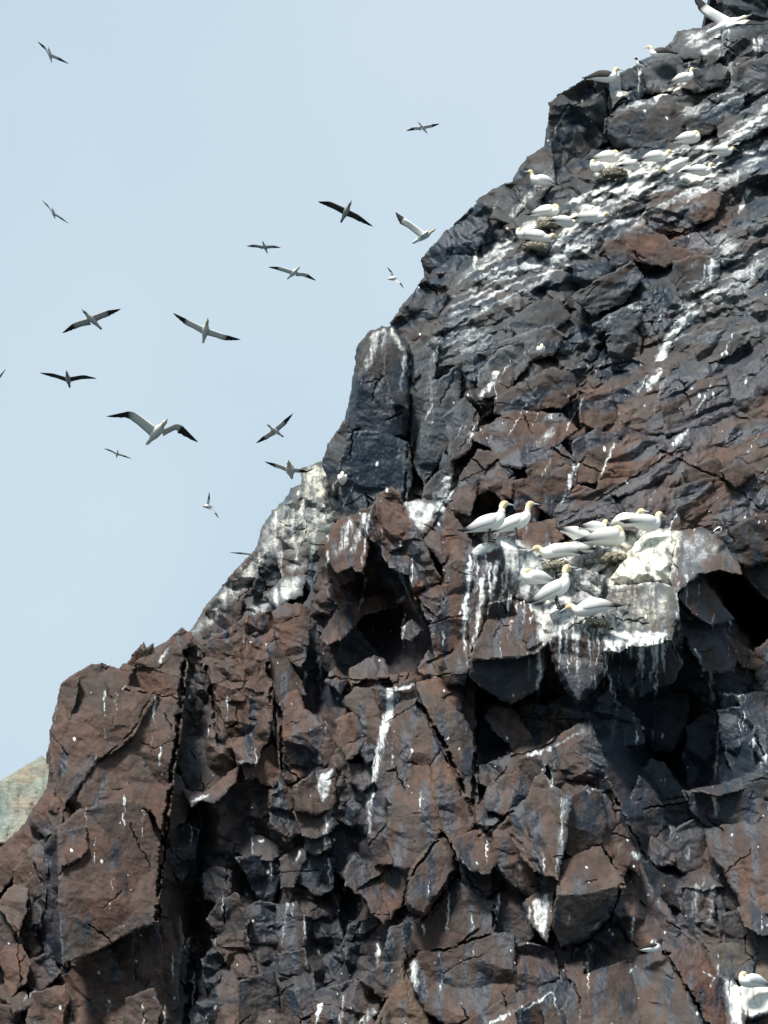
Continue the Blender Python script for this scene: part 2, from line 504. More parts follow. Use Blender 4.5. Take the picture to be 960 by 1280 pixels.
    vs, cs, ms = np.concatenate(vs), np.concatenate(cs), np.concatenate(ms)
    org = top.mean(0) if origin else None
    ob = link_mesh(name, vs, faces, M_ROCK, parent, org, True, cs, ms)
    if kind: ob['kind'] = kind
    return ob

GULLIES = [(parse(p), w, d) for p, w, d in (
    ('243,850 240,1000 247,1120 240,1290', 20, 0.9), ('462,960 442,1060 425,1150 410,1235', 30, 0.9), ('604,850 612,930 602,985', 22, 0.9), ('770,860 830,900 850,960 838,1060 848,1170', 38, 0.9),
    ('300,1000 330,1100 340,1200', 26, 0.5), ('680,1190 740,1185 770,1170', 20, 0.6), ('395,790 390,850 400,960', 18, 0.6), ('580,1105 620,1120 640,1180', 20, 0.45), ('60,1040 62,1130 70,1210', 18, 0.5), ('900,1075 905,1140', 16, 0.5), ('530,680 552,712', 14, 0.5))]
def gullies(u, v, flat=None):
    """the clefts that split the buttress; also the mask of their painted shade"""
    u, v = np.asarray(u, float), np.asarray(v, float)
    r = np.zeros(u.shape)
    a = u + 8 * perlin(u / 40, v / 40, 321)
    for pl, w, d in GULLIES:
        ds, _ = segdist(a, v, pl)
        r = np.maximum(r, (flat or d) * np.exp(-(ds / w) ** 2))
    return r

JOINTS = [(parse(p), w, d) for p, w, d in (
    ('231,815 226,872 221,925 215,960 209,1020 203,1060 199,1110 196,1150', 3.2, 0.7), ('248,1095 241,1180 232,1285', 4.5, 0.6), ('258,835 268,880 272,930', 3.0, 0.5),
    ('597,855 595,930 592,1010', 3.0, 0.5), ('523,880 545,915 560,940 577,985 592,1018', 3.2, 0.5), ('158,862 190,868 226,874', 1.4, 0.12), ('190,870 165,915 148,932 120,955', 1.5, 0.10),
    ('617,1090 617,1165', 2.2, 0.3), ('520,1191 560,1186 616,1166', 1.8, 0.25), ('546,1050 512,1098 504,1132', 1.8, 0.3), ('567,1092 540,1135 530,1150', 3.0, 0.4), ('777,1108 760,1150 735,1174 705,1185', 3.0, 0.4),
    ('335,830 340,878 350,885 352,960', 2.4, 0.4), ('830,1190 850,1220 875,1265 890,1290', 2.0, 0.3), ('716,1228 728,1262', 1.2, 0.12), ('770,1000 790,1040 808,1075', 2.0, 0.3), ('600,1045 640,1015', 1.5, 0.2),
    ('532,735 520,745 545,775', 1.5, 0.2), ('556,705 552,730', 2.0, 0.3), ('640,945 680,935 700,920', 1.5, 0.2), ('820,560 870,585 905,600 950,635', 1.5, 0.14), ('700,655 780,605 850,560', 1.3, 0.10),
    ('511,440 514,500 510,560 505,640', 2.0, 0.22), ('756,100 760,140 757,185', 1.8, 0.25), ('600,500 585,560 560,620', 1.6, 0.15), ('690,560 720,580 715,612', 1.6, 0.2), ('622,575 600,600 590,650', 1.6, 0.2), ('760,420 735,470 700,520', 1.6, 0.2))]
def joints(u, v):
    r = np.zeros(u.shape)
    a = u + 2.2 * perlin(u / 11, v / 11, 311) + 1.2 * perlin(u / 4, v / 4, 312); b = v + 2.2 * perlin(u / 11, v / 11, 313)
    for pl, w, d in JOINTS:
        q = (a > pl[:, 0].min() - 9) & (a < pl[:, 0].max() + 9) & (b > pl[:, 1].min() - 9) & (b < pl[:, 1].max() + 9)
        if q.any():
            ds, _ = segdist(a[q], b[q], pl)
            r[q] = np.maximum(r[q], 0.55 * d * (1 - sm(0.2, 1.3, ds / w)) * sm(-0.5, 0.0, perlin(u[q] / 16, v[q] / 16, 315)))
    return r

def cracks(u, v):
    """open joints: thin dark lines running down and across the faces"""
    r = np.zeros(u.shape)
    for cell, asp, ang, s, dp in ((95, 1.7, 1.15, 301, 0.10), (60, 2.4, -0.5, 305, 0.05)):
        a = u + 3 * perlin(u / 40, v / 40, s) + 2.4 * perlin(u / 8, v / 8, s + 1); b = v + 3 * perlin(u / 40, v / 40, s + 2) + 2.4 * perlin(u / 8, v / 8, s + 4)
        c, sn = math.cos(ang), math.sin(ang)
        x, y = (c * a + sn * b) / (cell * asp), (-sn * a + c * b) / cell
        xi, yi = np.floor(x).astype(int), np.floor(y).astype(int)
        f1 = np.full(u.shape, 9.0); f2 = np.full(u.shape, 9.0)
        for di in (-1, 0, 1):
            for dj in (-1, 0, 1):
                h = hsh(xi + di, yi + dj, s)
                q = np.hypot(x - (xi + di + _rnd[h]), y - (yi + dj + _rnd[(h + 900) & 4095]))
                f2 = np.where(q < f1, f1, np.minimum(f2, q)); f1 = np.minimum(f1, q)
        w = (f2 - f1) * cell
        r = r + dp * (1 - sm(0.4, 1.9, w)) * sm(0.18, 0.42, perlin(u / 38, v / 38, s + 3))
    return r

def detail(u, v, r, seed, style='slab', ang=0.3, size=60.0):
    """broken faces within a stone; the fracture pattern runs on from stone to stone"""
    a = u + 9 * perlin(u / 60, v / 60, 80) + 0.9 * perlin(u / 13, v / 13, 81)
    b = v + 9 * perlin(u / 60, v / 60, 82) + 0.9 * perlin(u / 13, v / 13, 83)
    if style == 'slab':
        c1 = float(np.clip(0.8 * size, 26, 100))
        b1, i1 = polyblocks(a, b, c1, ang + 0.8 * _rnd[seed * 3 & 4095], 1.5, seed, 0.75, 1.9, 0.35, (0.25, 0.55))
        b2, i2 = polyblocks(a, b, 17, ang, 1.7, 203, 0.7, 1.5, 0.5)
        b3, i3 = polyblocks(u, v, 7, ang + 0.5, 1.5, 206, 0.8, 1.5, 0.5)
        d = MPX * (0.36 * c1 * b1 + 0.15 * 17 * b2 + 0.12 * 7 * b3)
    elif style == 'rough':
        b1, i1 = polyblocks(a, b, 33, ang, 1.3, seed, 0.8, 1.9, 0.6)
        b2, i2 = polyblocks(a, b, 13, ang + 0.4, 1.4, 203, 0.8, 1.8, 0.6)
        b3, i3 = polyblocks(u, v, 6, ang + 0.5, 1.5, 206, 0.8, 1.5, 0.5)
        d = MPX * (0.62 * 33 * b1 + 0.38 * 13 * b2 + 0.18 * 6 * b3)
    else:                                   # bedded
        b1, i1 = polyblocks(a, b, 19, -0.42, 3.0, seed, 0.8, 2.0, 0.8)
        b2, i2 = polyblocks(a, b, 8, -0.46, 2.4, 203, 0.8, 1.8, 0.6)
        d = MPX * (0.60 * 19 * b1 + 0.4 * 8 * b2)
    d = d + cracks(u, v) + joints(u, v) / max(r, 0.3)
    d = d + 0.03 * fbm(u / 22, v / 22, 88, 3) + 0.014 * (1 - np.abs(perlin(u / 7, v / 8, 85))) + 0.012 * fbm(u / 3.5, v / 3.5, 86, 2)
    return r * d, i1

NB = [0]
def block(poly, dz, gx, gy, c='b', r=1.0, style='slab', lay='3', thick=1.1, eh=0.035, ew=2.5, name='rock_block', ang=0.3, rag=1.0, label=None):
    """one stone of the cliff: outline, how proud it is, and how its face leans"""
    pl = parse(poly)
    NB[0] += 1
    sd = NB[0] * 7 % 400
    cu, cv = pl.mean(0)
    D = {'3': D3, '1': D1, '2': D2}[lay]
    d0 = float(D(cu, cv)) + dz
    x, y = pl[:, 0], pl[:, 1]
    size = math.sqrt(abs(0.5 * np.sum(x * np.roll(y, -1) - y * np.roll(x, -1))))
    d0 += (_rnd[sd * 5] - 0.5) * 0.22
    gx += (_rnd[sd * 5 + 1] - 0.5) * 0.5
    gy += (_rnd[sd * 5 + 2] - 0.5) * 0.22
    def dep(u, v):
        det, bid = detail(u, v, r, sd, style, ang, size)
        return d0 + (gx * (u - cu) + gy * (cv - v)) * MPX + det - 0.14 * r, bid
    ob = rock(name, pl, dep, lay, np.array(PAL[c]), BASE[lay], 1.3, ew, eh, 1.6, thick, rag, seed=sd, grow=4.2)
    if ob is not None and label: ob['label'] = label
    return ob
# ------------------------------------------------------------------ droppings, algae stains and painted shade on the rock
streak('3', '585,706 586,735 580,760 577,790', 5, 3, 0.95)
streak('3', '583,760 580,800 585,835', 4, 2, 0.8)
streak('3', '603,725 600,750 596,790 588,815', 5, 4, 0.95)
streak('3', '612,728 614,750 605,775', 4, 3, 0.8)
streak('3', '634,705 631,735 624,752', 4, 3, 0.95)
streak('3', '622,700 617,735 614,750', 3, 3, 0.9)
streak('3', '607,690 609,720', 2, 2, 0.6)
patch('3', '620,672 640,668 660,688 690,690 700,715 690,735 668,752 650,745 640,730 632,700', 6, 0.78)
patch('3', '588,688 600,678 622,672 640,672 636,682 610,690 592,698', 3, 0.95)
patch('3', '505,629 530,626 549,631 540,650 524,664 514,650', 6, 0.75)
patch('31', '560,585 578,585 568,612 556,640 540,640 548,610', 4, 0.78)
streak('3', '455,645 448,668 440,690', 7, 5, 0.72)
streak('3', '436,655 430,680 418,695', 10, 7, 0.72)
streak('3', '461,645 456,685 452,710', 3, 3, 0.8)
streak('3', '410,690 409,712', 4, 2, 0.75)
streak('3', '458,722 453,748 445,768', 3, 2, 0.75)
streak('3', '505,748 497,752', 4, 3, 0.9)
streak('3', '398,820 402,850 400,880', 2.5, 2, 0.85)
streak('3', '383,838 380,862', 2, 2, 0.8)
streak('3', '488,866 487,885 482,905 475,935 468,965 462,1000 460,1040', 8, 6, 1.0)
streak('3', '491,862 520,856', 4, 2, 0.85)
streak('3', '514,936 512,955', 2, 1.5, 0.9)
patch('3', '398,968 416,962 412,990 404,1002 396,985', 3, 0.9)
streak('3', '412,1012 408,1035 404,1060', 6, 4, 0.75)
streak('3', '412,1075 411,1105', 2.5, 2, 0.7); streak('3', '430,1100 430,1118', 2, 2, 0.8); streak('3', '449,1130 447,1148', 2, 2, 0.8)
streak('3', '473,1182 472,1208', 4, 3, 0.85); streak('3', '516,1206 520,1240', 9, 5, 0.78); streak('3', '531,1155 529,1172', 2.5, 2, 0.7)
streak('3', '624,1118 621,1150', 3, 2, 0.7)
streak('3', '363,1110 358,1140 352,1180', 2.5, 2.5, 0.6); streak('3', '381,1145 381,1175 384,1212', 2.5, 2, 0.7)
streak('3', '338,1080 340,1100', 3, 2, 0.8); streak('3', '375,1066 370,1080', 3, 3, 0.8); streak('3', '328,1052 322,1050', 3, 3, 0.85)
streak('3', '400,1255 395,1280', 4, 3, 0.9); streak('3', '465,1265 440,1285', 8, 8, 0.75); streak('3', '430,1245 425,1285', 3, 3, 0.7)
streak('3', '201,932 200,955', 2.5, 2, 0.9); streak('3', '131,910 130,925', 2, 2, 0.6); streak('3', '152,862 158,856', 2, 2, 0.8)
streak('3', '200,825 213,808', 4, 4, 0.7)
streak('3', '240,1002 262,993', 3, 3, 0.9); streak('3', '300,950 308,955', 3, 2, 0.8); streak('3', '341,900 344,925', 2.5, 2, 0.8)
streak('3', '47,1160 53,1150', 3, 3, 0.8); streak('3', '45,1235 30,1250', 3, 3, 0.7)
streak('3', '704,1000 703,1030 699,1070', 5, 4, 0.62); streak('3', '683,960 690,985', 5, 4, 0.75)
patch('3', '665,1125 686,1117 687,1150 680,1172 668,1155', 3, 0.78)
streak('3', '662,1135 663,1165', 2.5, 2, 0.7); streak('3', '735,1185 735,1210', 7, 4, 0.42)
streak('3', '660,945 690,935 730,912', 3, 3, 0.7); streak('3', '735,990 745,985', 3, 3, 0.7); streak('3', '795,1068 808,1075', 8, 6, 0.68)
streak('3', '655,1262 690,1240 700,1270', 3, 2, 0.75); streak('3', '612,1280 650,1260', 3, 3, 0.75); streak('3', '788,1215 794,1207', 2, 2, 0.9)
streak('3', '880,1215 892,1222 888,1235', 2.5, 2, 0.8)
patch('3', '905,1222 915,1226 930,1262 926,1285 914,1280', 3, 0.85)
patch('3', '915,1232 955,1226 975,1240 958,1268 935,1272 922,1255', 3, 1.1, 0.25)
streak('3', '893,998 896,1012 892,1020', 6, 4, 0.75); streak('3', '958,945 950,958', 5, 5, 0.8); streak('3', '943,925 940,950', 3, 3, 0.6)
streak('3', '898,915 896,950 890,985', 3.5, 2.5, 0.62); streak('3', '888,845 892,880', 7, 5, 0.66); streak('3', '905,868 930,868 932,878', 3, 2, 0.7)
streak('3', '870,1110 866,1165', 8, 6, 0.52); streak('3', '893,1110 885,1165', 6, 5, 0.48); streak('3', '862,1060 860,1080', 4, 4, 0.45)
streak('3', '762,845 768,875 782,885', 4, 2, 0.72); streak('3', '790,870 800,845 808,835', 6, 5, 0.48)
streak('3', '674,815 676,845 670,880', 6, 5, 0.8, 0.1); streak('3', '770,890 765,930', 8, 6, 0.34)
streak('3', '720,790 722,830 724,860', 6, 3, 0.66); streak('3', '698,790 715,780 740,785', 4, 4, 0.78); streak('3', '757,812 756,835', 2, 1.5, 0.8)
patch('3', '697,758 735,750 738,778 715,780 690,800 680,790 672,765', 5, 0.66)
patch('3', '664,755 700,752 690,790 684,810 676,800', 5, 0.8, 0.15)
streak('3', '640,775 634,800', 2, 1.5, 0.6)
patch('3', '742,700 768,690 790,668 812,660 852,664 848,690 842,712 838,735 815,725 800,735 790,728 772,738 752,722', 9, 0.95, 0.5)
patch('3', '752,725 800,732 838,738 842,770 830,790 780,792 752,770', 14, 0.44, 0.7)
streak('3', '775,735 770,785', 5, 4, 0.5, 0.6); streak('3', '795,735 792,785', 6, 4, 0.5, 0.6); streak('3', '815,730 818,775', 5, 4, 0.5, 0.5)
patch('3', '850,666 890,664 905,690 880,705 850,720', 9, 0.42)
patch('3', '752,795 768,789 800,790 836,787 837,796 800,806 758,812', 4, 0.82, 0.2)
streak('3', '803,800 800,830 797,850', 8, 4, 0.85); streak('3', '815,800 820,825 812,850', 8, 3, 0.8); streak('3', '829,797 831,845', 3, 1.5, 0.9); streak('3', '783,805 784,818', 2, 1.5, 0.9)
streak('3', '844,765 848,775', 3, 3, 0.6); streak('3', '872,815 876,828', 3, 2, 0.6)
patch('3', '695,690 745,672 790,664 775,690 745,705 715,712 698,705', 6, 0.72)
# left ridge
patch('2', '378,585 411,578 408,620 395,628 380,622', 6, 0.72, 0.5)
patch('2', '330,655 350,628 380,606 425,612 425,650 395,672 375,692 345,690 330,690', 16, 0.52, 0.35)
patch('2', '232,796 255,768 285,728 318,690 335,650 352,632 352,660 335,700 310,735 285,760 262,785', 9, 0.58, 0.25)
streak('2', '272,755 270,772', 3, 2, 0.7); streak('2', '345,640 340,690', 4, 3, 0.7); streak('2', '390,590 391,622', 3, 2, 0.2)
patch('2', '335,742 355,725 378,722 372,740 345,755', 6, 0.75, 0.2); patch('2', '312,760 340,750 332,765 318,778', 6, 0.7)
patch('23', '355,705 385,700 380,715 360,715', 5, 0.5)
streak('2', '350,690 352,730', 4, 3, 0.6); streak('2', '395,665 388,705', 8, 6, 0.5, 0.3); streak('2', '372,690 366,720', 5, 4, 0.5)
# upper face
streak('1', '458,450 452,480', 6, 4, 0.5, 0.2); streak('1', '470,416 462,450 455,470', 9, 7, 0.62, 0.25); streak('1', '490,414 505,440 510,470', 6, 4, 0.6, 0.4); streak('1', '480,412 478,440', 6, 3, 0.5, 0.2)
streak('1', '505,445 500,490', 4, 3, 0.65)
streak('1', '545,440 535,520 520,590', 14, 10, 0.39); streak('1', '500,560 512,610', 10, 8, 0.36)
streak('1', '621,468 608,488 598,495', 6, 4, 1.04); streak('1', '612,515 592,530 585,555', 5, 3, 1.10); streak('1', '618,480 620,500', 2, 2, 0.91)
streak('1', '890,325 886,355', 4, 4, 0.98); streak('1', '881,330 878,355', 3, 2, 0.91)
patch('1', '880,360 900,350 880,385 850,415 835,440 825,470 812,488 808,482 822,445 835,410 855,385', 5, 1.07)
streak('1', '830,475 815,520', 4, 3, 0.45); streak('1', '768,555 748,600', 3, 2, 0.98); streak('1', '720,580 712,605 702,628', 5, 3, 1.07)
streak('1', '856,540 838,562', 7, 5, 0.65); streak('1', '690,540 660,565', 10, 8, 0.44); streak('1', '690,520 675,530', 6, 6, 0.52)
patch('1', '620,300 700,268 720,262 700,290 640,325 600,350 570,370 560,365', 12, 0.65, 0.1)
patch('1', '645,285 700,262 730,262 735,280 690,300 655,312', 7, 0.94, 0.3)
patch('1', '660,345 720,305 790,270 800,280 735,320 670,360', 8, 0.72)
patch('1', '700,250 760,218 830,190 900,170 960,128 960,160 905,195 900,225 880,248 868,228 820,240 740,270', 10, 0.88, 0.15)
patch('1', '740,200 785,188 790,215 762,228 745,222', 6, 1.04, 0.35); patch('1', '800,205 840,190 850,205 815,218', 5, 1.04, 0.3)
patch('1', '865,212 905,200 895,225 880,245 862,225', 5, 1.10, 0.25)
streak('1', '935,240 925,265', 5, 4, 0.98); streak('1', '920,220 945,200', 12, 9, 0.52); streak('1', '945,330 930,360 900,380', 12, 9, 0.55)
patch('1', '815,120 855,98 868,95 850,112 820,128', 3, 1.10, 0.4); patch('1', '765,140 800,125 830,128 790,136', 5, 0.65); streak('1', '800,88 798,112', 3, 2, 0.98, 0.2)
patch('1', '770,115 785,112 788,128 775,130', 4, 1.10, 0.35)
patch('1', '840,55 858,38 880,40 905,40 903,66 880,68 862,60', 8, 0.75); streak('1', '905,40 915,110', 12, 8, 0.55); streak('1', '950,50 940,75', 8, 8, 0.65)
patch('1', '840,115 960,95 960,128 900,150 850,165', 12, 0.47)
streak('1', '640,268 690,215', 8, 6, 0.59, 0.2); patch('1', '665,235 690,205 692,225 680,240', 6, 0.65, 0.2)
streak('1', '595,315 592,340', 4, 3, 0.78, 0.3); streak('1', '620,335 585,355', 4, 3, 0.85)
patch('1', '560,365 640,340 660,360 600,400 560,410', 14, 0.49)
streak('1', '765,395 740,420 700,440', 4, 4, 0.44); streak('1', '800,385 770,380', 4, 3, 0.52); streak('1', '640,455 700,405', 4, 4, 0.39)
streak('1', '540,630 560,580 565,540', 8, 6, 0.39)
patch('1', '560,430 600,400 650,380 690,400 660,470 600,500 560,480', 25, 0.26); patch('1', '900,280 960,260 960,420 880,470 860,420', 25, 0.31)

patch('1', '565,372 640,320 700,285 760,255 850,215 960,165 960,205 880,250 800,280 735,320 660,365 600,400', 16, 0.60)
patch('1', '870,300 960,270 960,330 900,390 850,430 830,420 850,370', 16, 0.5)
patch('1', '560,380 600,395 640,420 600,450 540,470 520,440', 16, 0.42)
patch('3', '655,690 700,700 740,712 758,740 745,770 700,752 668,752', 8, 0.62, 0.1)
streak('3', '592,700 592,745', 2, 1.5, 0.7); streak('3', '640,745 636,760', 3, 2, 0.8); streak('3', '660,815 662,850', 2, 2, 0.5)
streak('3', '735,790 738,835', 3, 2, 0.6); streak('3', '708,790 706,820', 3, 2, 0.6); streak('3', '845,735 850,775', 4, 3, 0.5); streak('3', '770,800 768,822', 2, 1.5, 0.9)
patch('3', '622,673 690,684 760,672 800,658 850,664 842,722 800,738 762,742 748,790 700,790 668,755 640,745 630,705', 12, 0.60, 0.35)
_r = random.Random(5)
for _x, _y in ((588, 700), (596, 702), (604, 705), (612, 712), (618, 715), (628, 722), (636, 735), (646, 748), (655, 752), (664, 758), (672, 770), (680, 790), (688, 798), (700, 790), (709, 784), (716, 782), (724, 780), (732, 782), (741, 788), (748, 795), (757, 808), (765, 808), (774, 808), (790, 804), (796, 804), (803, 803), (809, 802), (815, 802), (821, 801), (827, 799), (833, 797), (848, 735), (858, 725)):
    _l = 18 + 48 * _r.random() ** 1.5
    streak('3', '%f,%f %f,%f %f,%f' % (_x, _y - 6, _x - 1 + 2 * _r.random(), _y + _l * 0.5, _x - 3 + 4 * _r.random(), _y + _l), 2.6, 1.3, 0.55 + 0.4 * _r.random())
# dark algae stains, plus shade painted into gully, ledge foot, pillar and skyline
wet_shade('3', '95,965 115,940 122,950 112,980 85,995', 6, 0.5); wet_shade('3', '445,1000 470,990 468,1080 440,1080', 10, 0.6)
wet_shade('3', '405,1060 440,1030 440,1160 400,1150', 15, 0.5); wet_shade('3', '580,900 612,860 612,960 590,1000', 8, 0.5)
wet_shade('3', '850,740 875,800 872,880 850,900 840,820 845,770', 8, 0.7); wet_shade('3', '730,1180 750,1178 748,1215 728,1212', 5, 0.7)
wet_shade('3', '700,880 800,850 850,880 860,980 780,1000 760,960', 24, 0.8); wet_shade('3', '850,840 930,850 960,900 950,960 930,985 860,985', 20, 0.8); wet_shade('3', '592,825 680,815 680,860 640,880 600,865', 10, 0.6); wet_shade('3', '690,830 755,830 740,880 700,890', 10, 0.55); wet_shade('3', '440,785 530,760 540,830 480,850 410,835', 14, 0.6); wet_shade('3', '600,890 640,930 640,960 600,970', 8, 0.7)  # deepens gully and under-ledge shade in the colour
wet_shade('3', '840,1060 860,1040 860,1160 845,1170', 8, 0.5); wet_shade('3', '230,1090 250,1080 250,1280 225,1280', 10, 0.4)
wet_shade('3', '575,1050 600,1085 580,1120 570,1090', 6, 0.55); wet_shade('3', '645,1145 690,1150 680,1190 650,1185', 8, 0.35)
wet_shade('3', '50,1040 75,1020 75,1190 45,1150', 10, 0.4); wet_shade('3', '300,1080 345,1080 345,1140 310,1140', 8, 0.4); wet_shade('3', '400,840 530,830 530,790 440,790', 15, 0.4)
wet_shade('1', '535,335 560,290 605,262 600,330 565,350', 12, 0.85); wet_shade('1', '435,465 480,470 505,500 505,640 430,640', 12, 0.85); wet_shade('1', '510,430 580,450 570,600 515,620', 25, 0.35)  # pillar and left skyline shade painted as dark stain
wet_shade('1', '690,200 715,150 720,230 695,240', 12, 0.45); wet_shade('1', '800,560 900,470 960,430 960,480 860,580', 26, 0.8); wet_shade('1', '700,640 800,600 860,560 880,575 800,640 730,680', 16, 0.6); wet_shade('1', '760,620 850,590 900,600 800,650', 14, 0.4)
wet_shade('1', '640,450 675,445 665,480 645,485', 10, 0.5); wet_shade('1', '765,165 790,150 800,175 780,182', 8, 0.5)

# ------------------------------------------------------------------ the cliff masses
D3 = tps([(0,1280,67.6),(240,1280,66.9),(480,1280,66.2),(720,1280,65.6),(960,1280,66.2),(100,1100,68.2),(290,1080,69.6),(240,1180,68.9),(430,1110,69.0),(350,1180,68.2),(480,1060,67.9),(540,1090,67.3),(640,1100,67.4),(760,1100,67.0),(860,1120,67.9),(950,1100,67.6),
    (80,950,69.4),(200,950,69.6),(300,950,70.2),(420,950,69.8),(500,950,68.9),(600,950,69.6),(650,950,69.2),(740,950,68.7),(820,930,72.6),(860,960,72.0),(950,950,70.0),
    (100,850,70.2),(200,850,70.5),(300,850,71.0),(400,850,72.0),(480,845,71.9),(560,850,70.4),(640,850,70.4),(720,850,70.6),(850,870,72.6),(940,870,72.4),(690,885,71.6),(620,890,71.3),
    (250,800,72.0),(330,790,72.2),(420,780,72.8),(490,780,73.4),(560,760,71.1),(640,780,70.6),(720,800,70.3),(800,795,70.4),(640,730,71.3),(700,740,71.6),(800,740,71.7),(870,750,71.6),(940,760,74.2),
    (430,680,73.0),(490,660,71.9),(560,680,72.0),(640,690,72.7),(700,690,73.2),(800,690,72.9),(880,680,72.5),(950,670,73.4),(490,610,72.6),(540,635,73.0),(0,1060,70.0),(0,1180,68.5)])
D1 = tps([(430,640,77.0),(500,650,76.2),(600,650,75.4),(720,650,74.8),(850,640,74.5),(960,640,74.2),(440,540,77.6),(520,520,77.6),(600,500,77.2),(720,500,76.9),(850,480,76.7),(960,480,76.3),(470,420,78.6),
    (550,350,80.4),(620,360,79.6),(720,350,79.4),(840,350,79.0),(960,340,78.6),(600,260,82.6),(660,230,82.6),(740,230,82.0),(860,230,81.0),(960,210,80.6),(700,130,84.6),(780,110,84.6),(860,90,84.4),(960,40,84.2),(960,-100,87.0),(1060,300,78),(1060,640,74)])
D2 = tps([(230,800,77.0),(250,780,77.2),(320,720,77.6),(400,700,77.0),(440,660,76.9),(400,600,79.4),(340,640,79.8),(280,730,78.6),(320,850,75.5),(420,850,75.0)])
D3s = D3
def D3(u, v): return D3s(u, v) + gullies(u, v)
BASE = {}

def face3(u, v):
    b1, i1 = polyblocks(u, v, 62, 0.9, 1.35, 3, 0.55, 2.0, 0.7)
    b2, i2 = polyblocks(u, v, 25, 0.5, 1.4, 6, 0.8, 2.2, 0.7)
    b3, i3 = polyblocks(u, v, 10, 0.2, 1.4, 9, 0.9, 2.0, 0.6)
    cave = 3.6 * sm(-6, 26, sdist(u + 8 * perlin(u / 20, v / 20, 2), v, parse('868,712 905,706 925,712 945,735 965,760 970,812 940,815 915,775 890,745')))
    cave = cave + 0.55 * sm(-10, 26, sdist(u + 8 * perlin(u / 20, v / 20, 2), v, parse('440,715 480,705 515,745 540,770 545,830 500,850 420,835 440,775')))
    cave = cave + 0.8 * sm(-10, 20, sdist(u, v, parse('800,925 850,930 855,980 820,965 790,950')))
    d = D3(u, v) - 0.25 + 0.46 * b1 + 0.17 * b2 + 0.06 * b3 + 0.05 * fbm(u / 24, v / 24, 2, 4) + 0.012 * fbm(u / 4, v / 4, 4, 2) + cave + joints(u, v)
    return d, i2

def face1(u, v):
    a = u + 7 * perlin(u / 90, v / 90, 50); b = v + 7 * perlin(u / 90, v / 90, 51)
    k = sm(-0.25, 0.35, fbm(u / 150, v / 150, 55, 2) + (u - 720) / 900)       # bedded to the right, blocky to the left
    b1, i1 = polyblocks(a, b, 58, -0.5, 2.4, 13, 0.6, 1.9, 0.7, (0.28, 0.55))
    b2, i2 = polyblocks(a, b, 27, -0.42, 1.7, 16, 0.8, 2.3, 0.7, (0.30, 0.55))
    b3, i3 = polyblocks(a, b, 11, -0.46, 1.5, 19, 0.9, 2.2, 0.6, (0.28, 0.5))
    b4, i4 = polyblocks(a, b, 26, 0.9, 1.6, 22, 0.8, 2.2, 0.8)
    calm = 1 - 0.62 * sm(-60, 60, sdist(u, v, parse('1000,380 880,440 800,500 740,560 690,640 720,700 1000,700')))
    b1, b2, b3, b4 = b1 * calm, b2 * calm, b3 * calm, b4 * calm
    d = D1(u, v) + 0.55 * b1 + (0.42 - 0.05 * k) * (b2 * k + b4 * (1 - k)) + 0.125 * b3 + 0.05 * fbm(u / 24, v / 24, 12, 4) + 0.016 * fbm(u / 4, v / 4, 14, 2) - 0.35 + joints(u, v) + 0.5 * cracks(u, v)
    d = d + 0.9 * sm(-8, 18, sdist(u, v, parse('585,640 590,610 622,600 640,615 632,640 600,668')))
    return d, np.where(k > 0.5, i2, i4)

def face2(u, v):
    b1, i1 = polyblocks(u, v, 40, 0.7, 1.3, 23, 0.6, 2.0, 0.8)
    b2, i2 = polyblocks(u, v, 15, 0.4, 1.5, 26, 0.9, 2.2, 0.9)
    b3, i3 = polyblocks(u, v, 7, 0.2, 1.4, 29, 0.9, 2.0, 0.7)
    d = D2(u, v) + 0.40 * b1 + 0.24 * b2 + 0.07 * b3 + 0.05 * fbm(u / 20, v / 20, 2, 4) - 0.3
    return d, i2

OUT1 = '425,760 412,700 404,640 402,600 406,582 410,562 428,536 436,500 442,478 447,450 455,426 468,414 486,409 489,402 500,385 514,368 529,346 530,325 545,308 553,294 570,284 580,271 600,250 612,239 640,229 648,210 660,195 680,183 683,160 688,140 702,120 712,109 735,101 762,99 778,92 795,86 800,76 830,62 845,45 858,38 880,33 895,27 898,0 902,-40 910,-110 1070,-110 1070,705 905,690 872,700 850,760 700,790 560,760'
OUT2 = '222,860 228,800 236,788 250,770 262,750 284,726 300,706 317,691 325,670 333,650 350,630 364,611 379,603 380,586 408,579 416,600 440,640 470,690 480,760 460,860 330,880'
OUT3 = '-70,1420 -70,1050 0,1060 30,1030 58,985 62,950 66,920 73,888 80,858 90,846 110,837 145,839 152,832 165,826 178,816 182,810 195,808 210,802 226,792 240,797 256,804 285,795 318,772 345,762 375,762 386,745 396,712 402,690 424,655 446,645 462,640 474,626 488,616 500,630 530,624 556,634 572,650 588,690 640,668 690,690 760,672 800,655 850,665 890,672 918,690 945,715 1070,700 1070,1420'

BASE['1'] = rock('upper_cliff', OUT1, face1, '1', np.array((0.050, 0.039, 0.035)), None, 1.3, 26, 2.2, 2.2, 5.0, 0.8, False, 0.0, 1, 'structure')
BASE['2'] = rock('cliff_ridge', OUT2, face2, '2', np.array((0.052, 0.052, 0.050)), None, 1.3, 16, 1.4, 2.0, 4.0, 0.9, False, 0.0, 2, 'structure')
BASE['3'] = rock('cliff_buttress', OUT3, face3, '3', np.array((0.050, 0.039, 0.035)), None, 1.7, 18, 0.9, 2.0, 5.0, 0.7, False, 0.0, 3, 'structure')
for k, lb in (('1', 'upper cliff of bedded grey brown rock'), ('2', 'pale stained ridge at the left'), ('3', 'brown fractured front buttress')):
    BASE[k]['label'] = lb
# ------------------------------------------------------------------ stones of the front buttress
def bl(*a, **k): return block(*a, **k)
SL = dict(name='rock_slab')
